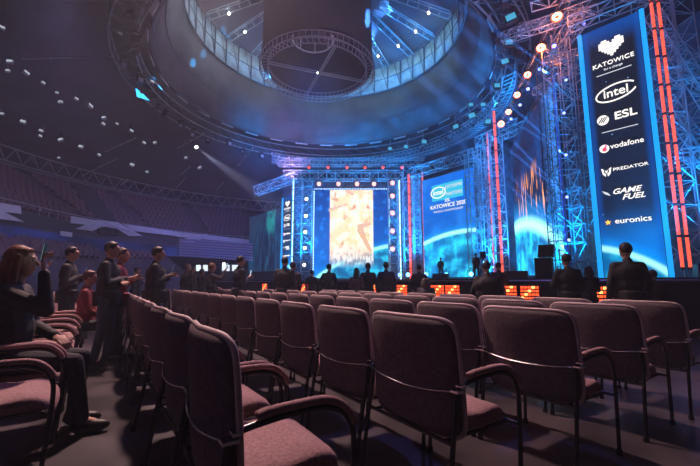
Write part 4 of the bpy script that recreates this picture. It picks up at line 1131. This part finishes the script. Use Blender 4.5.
crowd = [ # px, py(head top), H, pose, coat, hair, girth, hairlen, label, vox
    (625, 243, 1.80, 'hang', (.018, .016, .018), (.02, .015, .012), 1.35, 0, 'broad man in a dark coat standing before the tall sponsor banner, seen from behind', .013),
    (566, 254, 1.72, 'cross', blk, (.02, .015, .012), 1.25, 0, 'man in black with his back turned, under the blue lamp tower', .014),
    (588, 266, 1.57, 'phone', blk, (.05, .03, .02), 1.0, .1, 'shorter figure in black between two broad men before the stage', .014),
    (652, 270, 1.41, 'phone', (.05, .045, .04), (.04, .03, .02), 1.25, 0, 'short figure in a dull khaki coat beside the broad man', .014),
    (486, 261, 1.56, 'cross', blk, (.02, .015, .012), 1.45, 0, 'bulky figure in a round black coat before the bright lamp banks', .014),
    (494, 262, 1.78, 'phone', blk, (.02, .015, .012), 1.0, 0, 'figure standing just behind the bulky black-coated one', .014),
    (419, 265, 1.75, 'pocket', (.02, .02, .03), (.02, .015, .012), 1.2, 0, 'figure in dark coat beside the hooded pair at the stage front', .015),
    (424, 280, 1.28, 'phone', (.05, .05, .06), (.10, .08, .07), 1.2, .05, 'small pale-haired figure in a hood, first of the hooded pair', .015),
    (431, 281, 1.28, 'phone', (.07, .06, .06), (.12, .10, .09), 1.2, .05, 'small figure in a lighter hood, beyond the first of the hooded pair', .015),
    (386, 262, 1.80, 'hang', (.04, .05, .12), (.02, .015, .012), 1.1, 0, 'man in a navy jacket standing under the planet corner of the main screen', .016),
    (368, 263, 1.78, 'hang', (.025, .025, .04), (.02, .015, .012), 1.1, 0, 'man in a dark jacket between the navy-jacketed man and the woman in mauve', .016),
    (356.5, 268, 1.62, 'phone', (.20, .16, .18), (.05, .035, .03), .95, .12, 'woman in a pale mauve top beneath the main screen', .016),
    (329, 264, 1.78, 'pocket', (.03, .04, .09), (.02, .015, .012), 1.1, 0, 'man in a blue-black jacket under the near edge of the cream picture', .016),
    (312, 270, 1.66, 'hang', (.035, .04, .08), (.02, .015, .012), 1.05, 0, 'slight figure standing at the foot of the white-lamp tower', .016),
    (285, 257, 1.80, 'phone', (.02, .02, .03), (.02, .015, .012), 1.15, 0, 'man in a dark coat raising his hands under the small banner', .015),
    (293, 262, 1.72, 'phone', (.06, .05, .06), (.04, .03, .025), 1.0, 0, 'figure half hidden beyond the man under the small banner', .016),
    (240.5, 256, 1.80, 'phone', (.022, .022, .04), (.02, .015, .012), 1.1, 0, 'man in dark blue holding a phone before the dim video wall', .015),
    (212, 263, 1.68, 'raise', (.02, .02, .03), (.16, .08, .05), 1.0, 0, 'reddish-haired person raising a phone beside the bright doorways', .015),
    (202, 269, 1.64, 'phone', (.02, .02, .03), (.02, .015, .012), 1.0, 0, 'small dark figure standing against the bright doorways', .016),
    (188, 264, 1.76, 'hang', (.018, .018, .025), (.30, .24, .2), 1.25, 0, 'stout grey-haired man in black standing behind the empty chairs', .015),
    (181, 266, 1.70, 'hang', (.018, .018, .025), (.02, .015, .012), 1.0, 0, 'dark-haired figure half hidden next to the stout grey-haired man', .016),
    (158, 247, 1.80, 'phone', (.017, .017, .02), (.03, .02, .015), 1.25, 0, 'tall heavy man in black seen in profile behind the chair rows', .012),
    (137, 267, 1.66, 'phone', (.03, .04, .06), (.03, .02, .015), 1.0, 0, 'small figure in bluish clothes between the two tall men in black', .015),
    (112, 242, 1.80, 'cross', (.015, .015, .018), (.03, .02, .015), 1.15, 0, 'man in black with folded arms and jeans standing in the gap in the chairs', .011),
    (122, 248, 1.74, 'phone', (.25, .03, .05), (.04, .02, .015), .95, 0, 'person in red half hidden behind the man with folded arms', .012),
    (72, 247, 1.80, 'phone', (.015, .015, .018), (.02, .015, .012), 1.05, 0, 'slim man in black with glasses standing behind the raised phone', .011),
]
for i, (px, py, H, pose, coat, hair, girth, hl, lab, vox) in enumerate(crowd):
    p = head_at(px, py, H)
    if px == 494: p = p + V((.2, .2, 0))
    if px in (424, 431): p = V(((px - 350) / F * 8.0, 8.0 if px == 424 else 8.5, 0))
    if px in (181,): p += V((0, .8, 0))
    rz = stage_dir(p) + rnd.uniform(-.12, .12)
    if px in (112, 122, 72, 158): rz = -1.15
    if px in (212, 240.5): rz = -.9
    if px == 112: rz = -1.25
    kw = dict(pants=(.05, .06, .10)) if px == 112 else {}
    t, hs = person(lab, p, rz, H, pose, coat, hair=hair, girth=girth, hairlen=hl, vox=vox, glasses=(px == 72), coatname='jacket', stride=rnd.uniform(-.05, .05), **kw)
    if px in (72, 158, 212, 240.5, 285):
        q = world(t, hs[0]); names = {72: 'phone held at chest height by the slim man with glasses', 158: 'phone in the hands of the tall heavy man in profile', 212: 'lit phone raised by the reddish-haired person', 240.5: 'phone held up before the dim video wall', 285: 'phone held by the man under the small banner'}
        phone_thing(names[px], q + V((0, 0, .05)), rz, -.2, lit=.8)
# man on stage
p = floorpt(441, 28.5, DK + .8); person('man in black standing on the stage before the angled blue screen', V((p.x, 28.5, 0)), .1, 1.78, 'lap', blk, vox=.02, z0=DK, coatname='jacket')
# camera operators on stage
p = floorpt(476, 15.5, DK + .8); person('camera operator in black crouched over a camera at the stage edge', V((p.x, 15.5, 0)), -.5, 1.1, 'phone', blk, vox=.018, z0=DK, coatname='jacket', girth=1.3)
t = thing('stage_camera', 'bulky television camera on a tripod at the stage edge', 'camera', V((floorpt(483, 15.2, DK + .8).x, 15.2, DK)), -.3)
MB().box((0, 0, 1.0), (.22, .5, .28)).build('camera_body', M_hous, t, bevel=.02); MB().tube((0, .2, 1.0), (0, .55, 1.0), .09, 14, .11).build('camera_lens', M_hous, t)
for k in range(3): MB().tube((0, 0, .88), (.36 * math.cos(k * 2.1), .36 * math.sin(k * 2.1), .01), .02, 6).build('leg', M_black, t)
# seated: red-clad person and the woman with the phone
t, hs = person('seated person in a dark red jacket beyond the pink-lit chair', V((atZ(90, 268, 1.42).x, atZ(90, 268, 1.42).y, 0)), -1.1, 1.74, 'lap', (.22, .02, .035), hair=(.10, .02, .02), vox=.013, seated=True, coatname='jacket')
wp = SEATS['Y', 4] + fw * .12
hp_ = atZ(20, 250, 1.46)
wloc = V((hp_.x, hp_.y, 0)); wr_z = -1.15
# elbow out in front and raised, forearm up, phone at (52,245)
warms = (((.18, .25, 1.30), (.12, .20, 1.58)), ((-.24, .06, 1.16), (-.06, .26, 1.08)))
t, hs = person('seated auburn-haired woman in a black leather jacket holding a phone up high', wloc, wr_z, 1.88, 'raise', (.018, .016, .018), hair=(.22, .07, .03), hairlen=.16, vox=.009, seated=True, arms=warms, coatname='leather_jacket', girth=1.12)
q = world(t, hs[0]); phone_thing('phone raised high by the seated auburn-haired woman', q + V((.0, 0, .07)), wr_z, -.1, (.45, .9, .85), .5)

# ------------------------------------------------------------------ haze and light
def haze(dens, aniso=.1):
    b = MB(); pts_ = [p * 1.0 for p in oval(RW - .05, 40, -11.9)]
    b.prism([p + V((0, 0, .01)) for p in pts_], (0, 0, 28)); m = bpy.data.materials.new('theatrical_haze'); m.use_nodes = True; nt = m.node_tree
    nt.nodes.clear(); o = nt.nodes.new('ShaderNodeOutputMaterial'); v = nt.nodes.new('ShaderNodeVolumeScatter'); v.inputs['Density'].default_value = dens; v.inputs['Anisotropy'].default_value = aniso
    v.inputs['Color'].default_value = (.72, .80, 1, 1); nt.links.new(v.outputs[0], o.inputs['Volume'])
    q = b.build('haze', m); tag(q, 'thin bluish theatrical haze filling the whole hall', 'haze', kind='stuff')
haze(.0052)
def spot(name, loc, tgt, col, W, size, blend=.4, r=.05):
    l = bpy.data.lights.new(name, 'SPOT'); l.color = col; l.energy = W; l.spot_size = math.radians(size); l.spot_blend = blend; l.shadow_soft_size = r
    o = bpy.data.objects.new(name, l); COL.objects.link(o); o.location = loc; o.rotation_euler = (V(tgt) - V(loc)).to_track_quat('-Z', 'Y').to_euler(); return o
def area(name, loc, tgt, col, W, sx, sy):
    l = bpy.data.lights.new(name, 'AREA'); l.shape = 'RECTANGLE'; l.size = sx; l.size_y = sy; l.color = col; l.energy = W
    o = bpy.data.objects.new(name, l); COL.objects.link(o); o.location = loc; o.rotation_euler = (V(tgt) - V(loc)).to_track_quat('-Z', 'Y').to_euler(); return o
CYAN = (.0, .30, 1.); BLUE = (.02, .12, 1.)
for (x, y, tx, ty) in [(-5.8, 33.5, -5, 36.5), (-3, 33, -4, 36), (4.6, 33, 5.0, 36), (7, 31, 7, 35), (10, 26.5, 11, 28), (11.0, 23.5, 12, 27), (8.3, 14.2, 9, 15), (9.0, 11.2, 10.8, 12.2), (10.2, 9.8, 11.2, 12)]:
    k = 1.0 if y > 20 else .26
    spot('stage_wash', (x, y, DK + .3), (tx, ty, 9), CYAN, 12500 * k, 70, .6, .2)
spot('truss_wash', (4, 24, 9), (2, 38, 15), CYAN, 6500, 80, .8, .3)  # bare spots added below the catwalk to light the trusses cyan
spot('truss_wash', (6, 22, 8), (12, 26, 14), CYAN, 6500, 80, .8, .3)
spot('truss_wash', (5.5, 12, 6), (9, 14, 12), CYAN, 1000, 80, .8, .3)
for k_, a_ in enumerate((200, 165, 130, 95, 60, 25)):   # unseen spots added inside the dome to brighten the pale band
    a_ = math.radians(a_); spot('band_fill', roof_pt(a_, 5.6, 22.6), roof_pt(a_, 10.7, 22.5), (.30, .75, 1.) if k_ > 2 else (.45, .68, .85), 900, 95, .7, .2)
spot('ring_wash', (-6, 34, 11), (-5, 40, 19), (.70, .35, .9), 1900, 75, .8, .3)
spot('ring_wash', (2, 20, 10), (-8, 26, 20), (.45, .35, .7), 1500, 90, .8, .3)
spot('hall_wash', (-4.2, 10.2, 12.2), (-1.5, 3, 0), (1., .64, .60), 10000, 66, .7, .4)  # hall washes: bare spots added to light seats, crowd, stands and haze
spot('hall_wash', (-9, -3, 11.8), (-3, 6, 0), (.6, .42, .9), 380, 75, .7, .5)
spot('hall_wash', (-1, 10.5, 12), (-8, 9, 1), (1., .42, .55), 1500, 60, .8, .4)
spot('hall_wash', (-10, 11.5, 12), (-23, 28, 6.0), (.52, .38, .90), 3600, 66, .8, .5)
spot('hall_wash', (-13, 5, 9), (-24, 18, 6), (.60, .36, .70), 1300, 72, .8, .5)
spot('hall_wash', (-6, 30, 12), (-16, 44, 6), (.25, .22, 1.), 3600, 100, .8, .5)
spot('hall_wash', (-2, 20, 14), (-6, 24, 0), (.08, .10, 1.), 3000, 110, .8, .5)
spot('hall_wash', (3, 12, 12), (2, 6, 0), (.25, .2, 1.), 1100, 70, .7, .3)
# narrow beams
d0 = (atY(440, 15, 19) - atY(564, 113, 13.5)).normalized()
for k_, (px, py) in enumerate([(566, 80), (564, 113), (566, 155), (567, 197), (569, 240)]):
    for j_ in range(2):
        L = atY(px, py, 13.55); d = (d0 + V((.10 * j_, .12 * j_, -.16 * j_ + .03 * (k_ % 2)))).normalized()
        spot('beam_lamp', L, L + d * 10, (.05, .28, 1.), 620000, 2.6, .4, .015)
for k_, (px, dx) in enumerate([(408, -9), (426, 7), (446.5, -8), (471, 4), (471, -12), (426, -14)]):
    p_ = floorpt(px, 18.7, DK + .35); spot('beam_lamp', p_, p_ + V((dx, 6, 11)), (.05, .45, 1.), 260000, 1.6, .4, .015)
b0 = atY(197, 148, 27); spot('beam_lamp', b0, atY(275, 205, 22), (.8, .75, 1.), 60000, 8, .6, .03)
place_lamp('beam_spotlight', E_whitedot, b0 + V((-.1, .1, .1)), 1.2, 'bright white spotlight throwing a beam down from the dark roof', None)
if 'group' in bpy.data.objects['beam_spotlight']: del bpy.data.objects['beam_spotlight']['group']

W = bpy.data.worlds.new('world'); S.world = W; W.use_nodes = True
W.node_tree.nodes['Background'].inputs[0].default_value = (.02, .02, .05, 1); W.node_tree.nodes['Background'].inputs[1].default_value = 0
S.view_settings.view_transform = 'Standard'; S.view_settings.look = 'None'; S.view_settings.gamma = 1; S.view_settings.exposure = 0; S.view_settings.use_curve_mapping = False
try:
    S.cycles.use_denoising = True; S.cycles.max_bounces = 5; S.cycles.volume_bounces = 0; S.cycles.sample_clamp_indirect = 4
except Exception: pass
for o in bpy.data.objects:                   # ungrouped singles must not carry an empty group
    if 'group' in o and not o['group']: del o['group']
